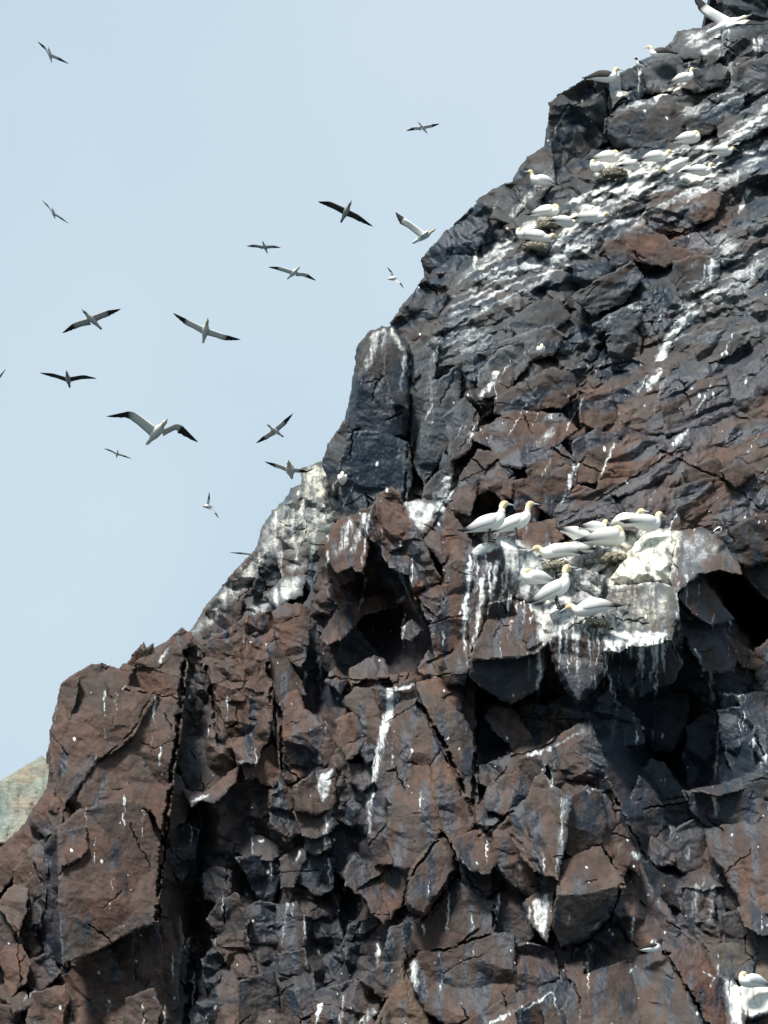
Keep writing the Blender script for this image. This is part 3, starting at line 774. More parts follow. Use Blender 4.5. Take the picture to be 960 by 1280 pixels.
# left tower
bl('82,854 100,842 113,836 128,833 146,839 156,846 158,860 192,870 180,890 165,915 148,932 122,945 100,975 80,1000 72,985 68,950 70,915 76,885', -0.35, 0.10, 0.60, 'b', 0.8, **SL)
bl('79,857 95,850 90,880 80,905 76,950 72,975 62,952 66,918 72,888', -0.15, -1.1, 0.5, 'g', 0.6)
bl('158,861 150,846 165,838 176,826 195,821 208,808 223,813 231,830 228,850 226,872 190,868', -0.30, 0.15, 0.65, 'b', 0.9)
bl('160,838 163,828 171,818 178,809 181,816 189,811 190,821 180,832 170,840', -0.2, 0.0, 0.5, 'p', 1.2, 'rough')
bl('186,829 200,816 213,806 219,811 206,824 194,833', -0.45, 0.2, 0.8, 'g', 0.6)
bl('150,846 156,834 164,836 160,848', -0.4, 0.1, 0.6, 'g', 1.0, 'rough')
bl('208,808 218,797 228,789 238,795 232,806 222,812', -0.1, 0.2, 0.7, 'p', 1.0)
bl('192,871 226,875 222,920 217,950 209,1015 205,1045 192,1012 170,1001 140,1003 112,1012 100,1000 108,972 124,950 148,934 165,915', -0.38, 0.06, 0.62, 'b', 0.8, **SL)
bl('100,1016 140,1006 165,1004 182,1020 190,1050 201,1060 197,1110 193,1150 160,1163 130,1180 82,1201 78,1150 76,1090 75,1036', -0.75, 0.08, 0.46, 'p', 0.7, thick=1.6, name='rock_slab')
bl('73,1032 76,1100 80,1204 62,1196 50,1150 55,1100 60,1058', -0.35, -0.9, 0.3, 'd', 0.8)
bl('78,1042 104,1036 107,1060 95,1074 80,1078', -0.95, 0.0, 0.6, 'p', 0.6)
bl('72,1280 80,1206 130,1184 165,1166 163,1230 160,1290', 0.15, 0.05, 0.25, 'p', 0.8)
bl('164,1170 195,1156 200,1180 196,1215 192,1240 160,1250 160,1215', -0.1, 0.1, 0.5, 'p', 0.8)
bl('160,1250 190,1240 198,1262 190,1290 158,1290', -0.2, 0.1, 0.4, 'k', 0.8)
bl('0,1130 20,1110 32,1112 28,1140 22,1165 8,1140', -0.4, -0.1, 0.8, 'B', 0.8)
bl('0,1195 10,1185 25,1184 34,1205 30,1225 12,1247 8,1215', -0.35, -0.2, 0.7, 'b', 0.8)
bl('40,1245 80,1235 82,1250 72,1290 35,1290', -0.3, 0.1, 0.6, 'b', 0.8)
bl('12,1250 30,1242 36,1255 20,1263', -0.4, 0.1, 0.9, 'g', 0.6)
bl('-20,1255 8,1262 25,1290 -20,1300', -0.3, -0.2, 0.5, 'd', 0.8)
bl('34,1205 60,1195 72,1215 45,1240 32,1226', -0.1, -0.2, 0.4, 'd', 0.8)
bl('-20,1140 -2,1135 20,1166 28,1190 0,1200 -20,1200', -0.1, -0.3, 0.3, 'd', 0.8)
bl('0,1066 25,1046 40,1032 56,1030 40,1060 20,1085 0,1112 -20,1120 -20,1080', -0.2, -0.4, 0.6, 'b', 0.8)
bl('20,1088 44,1060 60,1045 58,1075 40,1100 22,1112', -0.25, -0.2, 0.5, 'T', 0.8)
bl('30,1112 58,1080 54,1110 48,1150 30,1160', -0.1, -0.4, 0.3, 'd', 0.8)
bl('40,1030 60,1000 78,1000 74,1030 58,1042', -0.2, -0.4, 0.7, 'b', 0.8)
# gully right of the tower
bl('234,820 246,810 258,830 265,850 268,866 262,890 250,905 236,896 230,880', 0.05, 0.1, 0.6, 'b', 1.0, 'rough')
bl('224,937 228,925 250,922 262,925 268,940 275,950 290,965 270,985 255,993 238,993 230,980 223,960', -0.25, -0.25, 0.55, 'g', 0.45, ew=7, eh=0.18, name='boulder')
bl('232,991 255,995 280,976 297,958 292,976 266,1000 250,997 240,1004', -0.40, 0.2, 1.3, 'B', 0.5)
bl('255,816 268,803 300,799 318,801 330,809 334,840 338,870 335,900 333,925 325,930 318,950 300,952 290,925 285,905 275,880 268,850 258,830', -0.30, 0.12, 0.70, 'b', 1.0, 'rough', **SL)
bl('333,807 343,805 358,827 372,853 378,866 360,868 352,875 341,880 337,850', -0.45, 0.2, 0.55, 'k', 0.6, **SL)
bl('350,882 362,869 370,867 378,888 395,900 410,920 425,945 400,958 375,970 362,975 352,955 350,915', -0.55, 0.15, 0.60, 'b', 0.9, **SL)
bl('352,930 372,920 395,940 400,958 375,970 362,975 353,958', -0.5, 0.3, 0.1, 'd', 1.0, 'rough')
bl('305,956 318,951 322,946 340,936 350,941 352,965 340,980 330,976 322,969 310,970', -0.15, 0.1, 0.7, 'b', 0.8)
bl('248,1006 290,986 310,977 330,986 335,1010 320,1040 290,1042 256,1036', 0.0, 0.0, 0.05, 'd', 0.9, 'rough')
bl('214,966 225,976 232,1001 230,1022 215,1032 210,1000', -0.2, 0.2, 0.5, 'b', 0.8)
bl('207,1042 230,1030 246,1040 240,1080 226,1095 210,1070', -0.1, 0.2, 0.4, 'd', 1.0, 'rough')
bl('300,1063 310,1049 325,1047 340,1055 350,1066 338,1072 318,1072', -0.35, 0.0, 1.1, 'g', 0.8)
bl('299,1075 318,1073 350,1068 352,1090 345,1110 335,1132 325,1120 312,1096', -0.25, 0.0, 0.1, 't', 0.9)
bl('254,1096 270,1086 286,1091 285,1115 270,1126 260,1120', -0.2, 0.0, 0.6, 'k', 0.8)
bl('262,1150 275,1127 295,1121 310,1150 300,1170 275,1168', -0.25, 0.1, 0.45, 'k', 0.9)
bl('270,1176 305,1166 315,1200 320,1226 300,1220 280,1192', -0.3, 0.2, 0.7, 'b', 1.0, 'rough')
bl('352,1076 375,1061 382,1064 372,1090 365,1106 355,1106', -0.3, 0.0, 0.7, 'g', 0.8)
bl('375,1078 395,1066 415,1076 412,1110 395,1116 376,1100', -0.15, 0.0, 0.55, 't', 0.9)
bl('370,1116 400,1111 420,1120 420,1140 385,1146 375,1136', -0.1, 0.0, 0.6, 'b', 0.9, 'rough')
bl('350,1136 370,1131 380,1146 378,1180 355,1190 348,1166', -0.2, 0.0, 0.6, 'p', 0.9)
bl('385,1150 420,1146 430,1200 425,1230 395,1236 380,1200', -0.05, 0.1, 0.5, 'k', 1.0, 'rough')
bl('203,1160 222,1151 226,1180 220,1215 218,1256 204,1272 200,1215', -0.35, 0.1, 0.45, 'g', 0.7)
bl('226,1190 240,1170 241,1230 233,1290 218,1290 221,1250', -0.15, 0.2, 0.35, 'd', 0.8)
bl('256,1200 275,1181 290,1210 300,1240 275,1252 258,1231', -0.15, 0.0, 0.5, 't', 1.0, 'rough')
bl('300,1230 340,1216 350,1290 300,1290', -0.1, 0.1, 0.5, 'k', 0.9)
bl('250,1255 296,1250 296,1295 245,1295', -0.1, 0.0, 0.5, 'd', 0.9)
bl('352,1195 378,1190 392,1236 385,1290 354,1290', -0.15, 0.0, 0.45, 'k', 0.9)
bl('308,1140 325,1130 345,1135 346,1165 335,1200 318,1195', -0.2, 0.0, 0.4, 'k', 0.9)
bl('396,1242 412,1237 455,1223 466,1231 478,1242 468,1265 440,1290 392,1290', -0.5, 0.1, 0.75, 'g', 1.0, 'rough')
bl('455,1226 480,1206 500,1205 503,1219 490,1241 478,1246 466,1232', -0.45, 0.2, 0.6, 'g', 0.8)
bl('504,1216 530,1265 538,1295 465,1295 485,1256 495,1236', -0.35, 0.3, 0.6, 'T', 0.9)
# peak and cave
bl('461,662 466,636 475,623 488,613 495,618 500,632 510,648 522,668 532,690 540,710 550,725 560,738 551,750 546,775 537,772 530,746 521,746 515,716 500,711 490,706 482,692 478,680 468,673', -0.55, 0.10, 0.62, 'b', 1.0, 'rough', thick=1.5, name='rock_peak')
bl('500,712 514,716 521,746 530,747 537,773 546,776 541,786 527,768 515,748', -0.30, -0.2, 0.4, 'b', 0.8)
bl('404,681 425,653 446,645 451,640 462,638 461,666 455,690 452,712 440,706 425,711 412,701 402,691', -0.35, -0.1, 0.85, 'b', 0.8, thick=1.6)
bl('412,702 425,712 440,707 440,722 425,728 412,715', -0.35, -0.1, 0.2, 'p', 0.8)
bl('404,797 420,771 440,756 470,746 505,743 512,748 495,755 470,761 450,769 441,779 430,791 411,801', -0.55, 0.2, 1.25, 'b', 0.7, thick=1.6, name='rock_ledge')
bl('405,802 440,781 452,800 480,830 470,851 420,842 402,832', 0.1, 0.3, 0.1, 't', 0.9)
bl('396,722 412,704 440,724 442,750 418,768 402,790 392,760', 0.0, -0.1, 0.3, 'd', 0.9, 'rough')
bl('505,786 515,779 523,787 512,798 506,796', -1.2, 0.1, 0.8, 'B', 0.6, thick=0.5)
bl('342,770 358,757 376,760 385,775 382,805 375,830 352,812 340,795', -0.2, 0.2, 0.5, 'b', 0.8)
bl('384,762 398,770 402,795 398,830 384,835 380,806', -0.1, 0.2, 0.4, 'd', 0.8)
bl('310,775 335,768 340,796 332,803 312,798', -0.2, 0.1, 0.6, 'b', 1.0, 'rough')
bl('252,803 282,792 305,778 312,800 285,800 262,806', -0.15, 0.1, 0.6, 'p', 1.0, 'rough')
bl('527,671 540,660 556,647 570,652 580,668 590,690 591,706 580,700 570,698 556,705 546,690 536,680', -0.55, 0.1, 0.75, 'b', 0.8, name='rock_slab')
bl('526,674 540,674 553,700 556,710 552,728 545,720 535,696', -0.05, -0.8, 0.1, 'd', 0.7)
bl('557,709 570,702 580,707 590,706 597,715 590,760 582,800 585,830 578,852 560,852 546,816 541,782 549,771 561,750 556,730', -0.45, 0.05, 0.62, 'b', 0.8, thick=1.5, name='rock_slab')
bl('592,692 603,683 622,676 625,690 620,715 612,740 605,750 597,790 588,812 590,770 598,715', -0.40, -0.1, 0.62, 'b', 0.7, name='rock_slab')
bl('622,676 640,673 645,700 642,740 627,755 613,745 620,715', -0.35, 0.0, 0.7, 'b', 0.7)
bl('440,839 455,831 468,823 478,828 486,843 470,846 455,846 442,851', -0.85, 0.1, 1.0, 'B', 0.7, name='boulder')
bl('411,851 420,838 433,850 426,863', -0.6, 0.1, 0.7, 'r', 0.8)
bl('492,846 515,843 522,848 508,857 495,858', -0.7, 0.1, 1.0, 'r', 0.7)
bl('526,835 535,820 545,830 553,841 532,841', -0.5, 0.1, 0.8, 'B', 0.7)
bl('442,852 470,848 488,846 490,860 470,862 445,862', -0.45, 0.1, 0.3, 'k', 0.9, 'rough')
bl('503,633 530,626 549,632 541,650 526,667 514,652', -0.35, 0.0, 1.0, 'G', 0.6)
# central pillar
bl('470,863 490,864 515,853 520,870 522,885 530,900 540,915 545,935 540,950 533,956 540,985 543,1000 545,1015 550,1036 536,1031 528,1016 506,1014 490,1002 476,985 468,960 478,920 480,895', -0.50, 0.08, 0.60, 'g', 0.9, thick=1.5, name='rock_pillar')
bl('433,876 445,863 470,863 472,875 460,900 452,896 441,886', -0.35, -0.3, 0.6, 'g', 0.7)
bl('452,901 470,876 480,881 478,915 470,940 459,926', -0.40, -0.2, 0.55, 'g', 0.8)
bl('425,901 440,895 450,905 457,922 445,940 435,946 428,931', -0.55, 0.0, 0.65, 'B', 0.6, name='boulder')
bl('452,936 465,923 476,931 470,945 460,951', -0.35, 0.1, 0.6, 'k', 0.8)
bl('439,958 460,955 465,975 452,986 441,975', -0.35, 0.1, 0.55, 'b', 0.8)
bl('420,988 440,972 462,985 466,1010 440,1030 420,1020', -0.1, 0.0, 0.4, 'd', 0.9)
bl('488,1012 500,1009 530,1018 546,1040 534,1055 521,1080 506,1085 495,1080 488,1050', -0.50, 0.05, 0.50, 'b', 0.6, name='rock_slab')
bl('470,1012 487,1012 487,1078 470,1078 462,1050', -0.40, -0.3, 0.5, 'p', 0.8)
bl('435,1086 445,1073 460,1080 485,1084 506,1089 513,1096 506,1125 495,1136 480,1150 468,1140 460,1118 445,1112 435,1106', -0.55, -0.05, 0.62, 'b', 0.7, name='rock_slab')
bl('545,1050 555,1052 565,1070 567,1090 555,1105 545,1120 530,1140 515,1136 508,1121 513,1096 526,1070', -0.75, 0.1, 0.62, 'g', 0.6, ew=6, eh=0.16, name='boulder')
bl('568,1051 590,1041 600,1041 610,1060 618,1076 610,1089 590,1085 576,1071', -0.55, 0.1, 0.90, 'B', 0.6)
bl('578,1077 590,1087 612,1091 617,1110 600,1126 580,1111', -0.40, 0.1, 0.3, 'k', 0.7)
bl('545,1112 570,1102 600,1126 617,1132 615,1164 560,1185 530,1190 518,1170 517,1160 540,1150', -0.25, 0.1, 0.50, 'k', 0.8, name='rock_slab')
bl('525,1194 560,1188 616,1168 640,1171 640,1240 610,1262 560,1280 536,1262 515,1226', -0.30, 0.1, 0.55, 'p', 0.8, name='rock_slab')
bl('490,1161 515,1156 520,1190 496,1202 485,1186', -0.15, 0.1, 0.4, 't', 0.8)
bl('440,1155 478,1150 486,1180 470,1210 440,1215 430,1185', -0.1, 0.0, 0.45, 'd', 1.0, 'rough')
bl('412,1042 440,1035 462,1055 466,1078 440,1072 432,1095 415,1080', -0.05, 0.0, 0.4, 't', 0.9)
bl('370,985 400,965 416,962 415,1005 395,1015 372,1010', -0.3, 0.0, 0.6, 'p', 0.8)
bl('340,990 368,985 368,1015 385,1030 360,1050 340,1035', -0.2, 0.0, 0.55, 'k', 0.9, 'rough')
bl('372,1018 398,1018 412,1012 418,1030 395,1045 380,1042', -0.25, 0.0, 0.9, 'b', 0.8)
bl('385,1046 404,1040 410,1058 395,1066 384,1060', -0.3, 0.0, 0.7, 'p', 0.8)
bl('352,968 372,978 366,990 350,988', -0.2, 0.0, 0.6, 'k', 0.8)
# slabs right of the pillar
bl('523,877 540,871 560,881 575,896 590,925 593,960 594,1000 591,1011 576,981 566,956 556,936 546,911 531,896', -0.60, 0.12, 0.62, 'B', 0.6, name='rock_slab')
bl('520,858 545,850 558,865 545,871 525,873', -0.65, 0.1, 1.1, 'b', 0.8)
bl('545,849 560,853 576,858 572,890 556,878', -0.50, 0.1, 0.6, 'b', 0.9, 'rough')
bl('574,862 588,850 595,880 594,920 582,905 574,890', -0.30, 0.2, 0.5, 'p', 0.8)
bl('543,956 550,946 560,965 575,990 588,1016 590,1029 578,1045 565,1048 555,1031 549,1006 543,986', -0.55, 0.1, 0.60, 'B', 0.7, name='rock_slab')
bl('610,896 618,886 640,890 650,905 665,930 668,945 650,948 640,931 625,916', -0.50, 0.1, 0.70, 'B', 0.5)
bl('609,883 635,880 648,894 640,890 618,885 611,892', -0.50, 0.1, 1.1, 'g', 0.8)
bl('607,1001 612,986 630,973 648,968 656,972 641,996 631,1016 611,1011', -0.45, -0.1, 0.55, 'r', 0.5)
bl('652,951 668,946 678,960 675,975 660,1000 636,1016 650,986', -0.40, -0.2, 0.4, 'd', 0.7)
bl('600,960 640,945 652,950 648,966 612,982 598,975', -0.15, 0.0, 0.7, 'k', 0.8)
bl('640,1016 660,1001 670,976 678,970 690,986 710,999 705,1040 700,1070 695,1095 670,1086 656,1071 645,1046', -0.60, -0.05, 0.62, 'g', 0.7, thick=1.4, name='rock_slab')
bl('712,1001 735,986 748,991 755,1030 750,1052 715,1068 704,1060 708,1021', -0.50, 0.15, 0.42, 'k', 0.7, name='rock_slab')
bl('665,946 680,936 700,921 725,908 735,905 740,917 715,934 690,949 680,955', -0.70, 0.1, 0.95, 'g', 0.6, name='rock_ledge')
bl('720,931 738,918 748,935 755,953 735,946 722,945', -0.65, 0.2, 0.6, 'g', 0.6)
bl('690,956 715,941 752,955 762,985 745,986 716,996 700,986', -0.55, 0.1, 0.55, 'k', 1.0, 'rough')
bl('750,988 762,986 770,1000 775,1030 785,1055 795,1076 800,1094 786,1076 778,1090 760,1062 752,1050', -0.70, 0.2, 0.62, 'b', 0.7, name='rock_slab')
bl('705,1081 725,1069 748,1063 758,1075 775,1100 777,1106 765,1112 735,1119 700,1120', -0.65, 0.05, 1.05, 'g', 0.45, name='rock_slab')
bl('698,1121 735,1120 770,1110 765,1130 755,1150 735,1170 705,1180 695,1160', -0.75, 0.15, 0.02, 'g', 0.5, thick=1.5)
bl('780,1081 796,1079 805,1095 815,1115 835,1140 850,1165 875,1181 862,1200 838,1186 805,1185 786,1166 776,1140 780,1110', -0.45, 0.12, 0.70, 'b', 0.7, thick=1.5, name='rock_slab')
bl('852,1186 876,1182 891,1200 901,1230 916,1270 926,1295 895,1295 872,1252 850,1216 840,1196', -0.55, 0.15, 0.72, 'b', 0.8, thick=1.5, name='rock_slab')
bl('625,1086 655,1076 690,1096 699,1118 690,1130 665,1121 640,1101', -0.30, 0.0, 0.25, 'd', 0.8)
bl('658,1130 675,1118 689,1118 687,1150 682,1173 665,1151', -0.40, -0.1, 0.7, 'G', 0.7)
bl('620,1121 650,1116 660,1141 665,1170 645,1186 620,1181', -0.15, 0.1, 0.45, 'k', 0.8)
bl('622,1187 660,1181 690,1191 695,1220 660,1236 626,1236', -0.20, 0.0, 0.50, 'p', 0.9)
bl('620,1041 642,1020 655,1072 625,1084 618,1070', -0.25, 0.0, 0.55, 'p', 0.9)
bl('696,1166 720,1178 706,1215 698,1206', -0.25, 0.0, 0.4, 'k', 0.7)
bl('711,1208 731,1205 722,1221 713,1220', -0.45, 0.0, 0.8, 'b', 0.6)
bl('735,1175 758,1150 775,1145 788,1168 800,1186 770,1200 745,1206', 0.0, 0.2, 0.35, 'k', 0.8)
bl('720,1226 745,1216 775,1206 805,1196 828,1192 840,1210 855,1241 870,1266 885,1300 720,1300 706,1262', -0.75, 0.10, 0.78, 'g', 0.7, thick=1.6, name='rock_slab')
bl('555,1300 600,1269 640,1246 690,1233 716,1229 725,1256 735,1300', -0.70, 0.05, 0.85, 'g', 0.8, thick=1.4, name='rock_slab')
bl('648,1264 668,1253 684,1300 655,1300', -0.85, 0.4, 0.3, 'p', 0.6)
bl('880,1191 905,1183 930,1184 945,1191 938,1215 925,1222 905,1220 890,1215', -0.45, 0.05, 0.9, 'c', 0.5, name='boulder')
bl('946,1203 975,1203 975,1242 950,1236', -0.45, 0.0, 0.7, 'c', 0.5, name='boulder')
bl('905,1224 915,1227 930,1262 926,1295 913,1285', -0.75, -0.2, 0.7, 'G', 0.6)
bl('915,1240 935,1234 958,1236 975,1244 958,1266 936,1271 922,1256', -0.95, 0.0, 0.8, 'G', 0.4, name='boulder', ew=6, eh=0.15)
bl('930,1276 958,1268 980,1275 980,1300 930,1300', -0.7, 0.0, 0.6, 'g', 0.7)
# right hand gully
bl('858,992 880,993 905,987 930,983 960,966 985,966 985,1010 960,1025 930,1032 900,1035 885,1030 870,1015', -0.35, -0.05, 0.15, 'k', 0.6, thick=1.4, name='rock_slab')
bl('860,989 900,984 930,974 960,957 985,958 985,965 935,982 900,991', -0.45, 0.0, 1.3, 'g', 0.5, name='rock_ledge')
bl('885,1039 930,1031 960,1036 985,1046 985,1130 940,1150 925,1120 906,1086 890,1066', -0.35, 0.0, 0.72, 'b', 0.9, thick=1.3, name='rock_slab')
bl('890,1070 905,1088 924,1121 922,1138 905,1130 895,1100', -0.25, -0.6, 0.3, 'd', 0.7)
bl('926,1136 960,1121 985,1130 985,1166 950,1166 935,1156', -0.50, 0.0, 0.95, 'B', 0.6, name='boulder')
bl('905,1146 925,1139 938,1160 945,1186 930,1183 911,1176', -0.35, -0.2, 0.3, 't', 0.7)
bl('946,1168 985,1168 985,1200 950,1200', -0.3, 0.0, 0.3, 'd', 0.7)
bl('852,1108 870,1096 885,1093 899,1106 880,1110', -0.30, 0.0, 1.2, 'g', 0.6)
bl('858,1111 880,1111 899,1108 905,1146 895,1170 880,1184 865,1171 860,1141', -0.15, 0.0, 0.35, 'g', 0.7)
bl('835,1056 850,1036 870,1026 885,1036 890,1066 885,1090 865,1094 846,1081', -0.20, 0.1, 0.5, 'k', 0.7, name='boulder')
bl('790,1001 800,976 815,990 826,1010 830,1030 811,1051 796,1031', -0.35, 0.2, 0.5, 'p', 0.7)
bl('815,1046 830,1032 846,1040 835,1056 842,1075 822,1080 808,1062', -0.30, 0.1, 0.8, 'b', 0.8)
bl('828,1006 856,1001 858,1020 846,1036 832,1030', -0.1, 0.0, 0.5, 'p', 0.8)
bl('803,966 815,953 828,956 840,976 856,991 835,996 806,988', -0.25, 0.0, 0.4, 't', 0.6)
bl('800,866 835,851 855,846 858,880 850,920 840,936 820,936 800,906 791,891', -0.25, 0.1, 0.25, 'k', 0.7, name='rock_slab')
bl('762,896 782,886 796,902 800,925 780,930 762,925', -0.1, 0.1, 0.3, 't', 0.8)
bl('862,911 890,891 900,931 895,986 865,986 858,951', -0.05, 0.0, 0.25, 't', 0.8)
bl('900,891 925,886 940,906 936,921 950,951 920,966 906,931', -0.15, -0.1, 0.3, 'd', 0.8)
bl('925,875 945,868 985,872 985,915 945,905', -0.2, 0.0, 0.7, 'k', 0.8)
bl('945,912 985,920 985,955 958,952 940,930', -0.2, 0.0, 0.5, 't', 0.8)
bl('905,872 925,868 935,880 920,890 906,886', -0.3, 0.0, 0.7, 'k', 0.7)
bl('690,880 740,862 762,850 770,885 756,910 738,905 710,915 692,912', -0.05, 0.0, 0.3, 'k', 1.0, 'rough')
bl('645,900 660,882 688,886 705,912 680,930 664,928', -0.15, 0.0, 0.45, 'k', 1.0, 'rough')
bl('598,905 610,900 640,935 640,952 605,962 597,940', 0.15, 0.0, 0.2, 'd', 0.8)
# ledge with the colony
bl('592,822 600,800 612,778 640,765 655,755 668,770 675,790 680,802 672,812 650,818 615,820', -0.55, -0.05, 0.95, 'b', 0.7, name='boulder')
bl('589,822 615,822 650,820 677,806 680,830 668,860 640,876 610,861 592,846', -0.55, 0.0, 0.02, 't', 0.6, thick=1.5, name='boulder')
bl('614,757 637,752 642,764 625,780 612,774', -0.65, -0.1, -0.2, 'd', 0.6)
bl('700,786 725,776 738,781 748,796 757,811 755,841 740,861 720,876 705,851 695,826 690,802', -0.75, 0.05, 0.35, 'g', 0.7, ew=7, eh=0.2, name='boulder')
bl('752,797 768,790 800,793 822,788 836,789 834,795 822,801 806,804 790,803 772,810 760,811', -0.75, 0.0, 2.0, 'G', 0.9, name='rock_ledge', rag=1.8)
bl('757,814 790,808 800,840 790,862 766,857', -0.25, 0.0, 0.1, 'd', 0.7)
bl('801,808 835,800 850,830 840,850 801,866 796,840', -0.35, 0.1, 0.3, 'g', 0.7)
bl('768,722 790,690 810,667 830,664 851,668 848,700 842,735 815,730 790,736', -0.70, 0.0, 1.05, 'G', 0.35, name='guano_mound', ew=26, eh=0.55, thick=1.4)
bl('756,764 766,735 790,736 815,731 842,736 846,770 836,787 800,788 768,784', -0.45, 0.0, 0.70, 'c', 0.7, name='guano_mound')
bl('851,668 875,664 893,670 905,685 918,700 922,712 900,709 870,716 846,735 840,722 846,696', -0.55, 0.0, 1.15, 'g', 0.6, name='rock_slab')
bl('861,726 869,717 890,745 911,772 890,778 871,766 852,746', -0.45, 0.5, 0.45, 'g', 0.5, name='rock_slab')
bl('841,737 859,729 880,767 900,786 920,816 915,836 881,836 863,801 846,771', -0.35, 0.3, 0.45, 'k', 0.7, name='rock_slab')
bl('886,837 925,832 950,851 965,881 931,876 901,866', -0.20, 0.1, 0.2, 'k', 0.7)
bl('900,789 918,803 951,828 946,834 930,831 915,815', -0.50, 0.2, 0.7, 'B', 0.6)
bl('905,671 935,651 985,640 985,690 935,706 918,696', -0.30, 0.0, 0.2, 'd', 0.7)
bl('924,704 960,691 985,695 985,760 966,751 945,730', -0.9, 0.0, 0.6, 't', 0.7)
bl('948,812 985,790 985,860 962,870 948,845', -0.4, 0.0, 0.5, 'p', 0.7)
bl('690,692 712,680 745,682 760,700 741,716 716,716 696,711', -0.30, 0.0, 0.9, 'G', 1.0, 'rough')
bl('701,720 725,714 752,722 750,745 730,752 708,742', -0.15, 0.0, 0.7, 'G', 1.0, 'rough')
bl('640,690 664,692 690,715 684,738 664,752 646,744', -0.25, 0.0, 0.9, 'G', 1.0, 'rough')
bl('692,770 706,756 735,751 738,777 715,779 696,788', -0.55, 0.0, 0.7, 'g', 0.8)
bl('750,680 775,668 796,665 785,692 762,700', -0.35, 0.0, 0.9, 'G', 0.8, 'rough')
bl('640,672 662,660 682,668 696,690 668,692', 0.0, 0.0, 0.9, 'b', 0.9)
# ------------------------------------------------------------------ stones of the left ridge
bl('380,588 408,580 413,600 408,622 395,626 382,620', -0.5, -0.1, 0.6, 'c', 0.6, lay='2', name='rock_pillar')
bl('406,596 418,600 428,640 418,650 408,626', -0.4, 0.3, 0.4, 'g', 0.8, lay='2')
bl('336,744 356,726 378,723 374,741 346,756', -0.6, 0.0, 0.9, 'G', 0.7, lay='2', name='boulder')
bl('283,732 318,693 325,706 316,740 300,745', -0.3, -0.2, 0.5, 'g', 1.0, 'rough', lay='2')
bl('262,762 282,738 300,748 296,780 262,800 254,790', -0.3, -0.1, 0.5, 'g', 0.9, lay='2')
bl('330,690 345,700 350,740 330,745 318,740', -0.2, 0.1, 0.4, 't', 1.0, 'rough', lay='2')
bl('345,640 380,622 400,630 395,660 370,685 350,672', -0.3, 0.0, 0.7, 'c', 1.2, 'rough', lay='2')
bl('398,652 424,640 420,668 404,690 392,700 386,680', -0.3, 0.1, 0.5, 'c', 0.9, 'rough', lay='2')
bl('350,700 385,690 380,716 358,722', -0.35, 0.0, 0.7, 'g', 1.0, 'rough', lay='2')
# ------------------------------------------------------------------ stones of the upper face
U = dict(lay='1')
bl('447,461 450,436 462,419 478,411 492,413 506,430 513,446 510,490 508,520 505,545 490,551 470,541 446,546 438,540 441,505', -0.9, 0.0, 0.45, 'k', 0.8, thick=2.2, ew=9, eh=0.35, name='rock_pillar', **U)  # dark tone puts the pillar's shade into its colour
bl('438,546 460,541 490,549 508,556 512,600 500,641 470,651 436,641 428,611 426,586', -0.9, 0.1, 0.25, 'd', 0.9, thick=2.0, name='rock_pillar', **U)  # painted shade carried on down the pillar
bl('482,432 494,446 504,474 506,505 492,500 484,470', -1.25, 0.5, 0.5, 'b', 0.6, **U)
bl('406,582 415,556 430,532 437,536 428,600 418,608', -0.4, -0.6, 0.4, 'g', 0.7, thick=1.6, **U)
bl('513,441 530,421 546,426 540,470 526,520 516,560 510,520', -0.35, -0.1, 0.45, 'g', 0.8, name='rock_slab', **U)
bl('526,541 540,481 560,471 576,451 570,510 556,560 531,600 521,581', -0.35, -0.1, 0.45, 'g', 0.8, name='rock_slab', **U)
bl('560,521 580,501 596,521 586,560 566,571', -0.5, 0.0, 0.6, 'g', 0.7, name='boulder', **U)
bl('534,610 552,590 556,572 566,576 556,630 540,648 528,645', -0.3, 0.2, 0.45, 'p', 0.7, **U)
bl('531,326 545,308 560,292 585,270 600,255 612,262 600,300 575,340 552,352 536,348', -0.3, -0.3, 0.35, 'd', 1.0, 'rough', **U)  # skyline shade painted into the stone colour
bl('600,252 615,241 640,231 650,258 625,290 606,300 610,265', -0.3, -0.2, 0.6, 'g', 1.0, 'rough', **U)
bl('492,404 512,380 530,354 556,362 545,395 520,418 506,426', -0.2, -0.3, 0.5, 'd', 1.1, 'rough', **U)
bl('690,152 690,131 705,119 735,101 756,103 761,130 759,170 740,190 715,206 702,238 692,222', -0.7, 0.05, 0.15, 'k', 1.0, 'rough', thick=1.8, name='boulder', **U)
bl('759,151 776,139 800,133 835,131 861,141 856,166 841,181 800,186 771,181 759,166', -0.6, 0.0, 0.45, 'b', 0.7, thick=1.5, name='boulder', ew=8, eh=0.25, **U)
bl('760,145 790,132 830,122 862,128 860,139 835,130 800,132 776,138', -0.6, 0.0, 1.6, 'G', 0.6, **U)
bl('798,86 838,66 850,81 855,96 836,111 806,113', -0.6, 0.0, 0.7, 'g', 0.5, name='boulder', **U)
bl('780,92 797,86 804,112 795,124 780,118', -0.5, -0.3, 0.3, 'd', 0.7, **U)
bl('841,56 850,41 870,39 880,60 875,71 846,69', -0.6, 0.0, 0.8, 'G', 0.5, name='boulder', **U)
bl('876,45 890,38 906,40 904,66 890,76 878,68', -0.6, 0.0, 0.7, 'G', 0.6, name='boulder', **U)
bl('898,-30 975,-30 975,80 930,75 908,55 900,20', -0.6, 0.0, 0.35, 't', 1.0, 'rough', thick=2.0, **U)
bl('925,86 975,66 975,105 940,116 920,106', -0.5, 0.0, 0.5, 'g', 0.7, name='boulder', **U)
bl('860,145 890,122 930,118 920,140 885,165 862,172', -0.5, 0.0, 0.5, 'p', 0.8, **U)
bl('900,160 960,125 985,118 985,140 930,172 905,182', -0.5, 0.0, 0.9, 'g', 0.8, 'bed', **U)
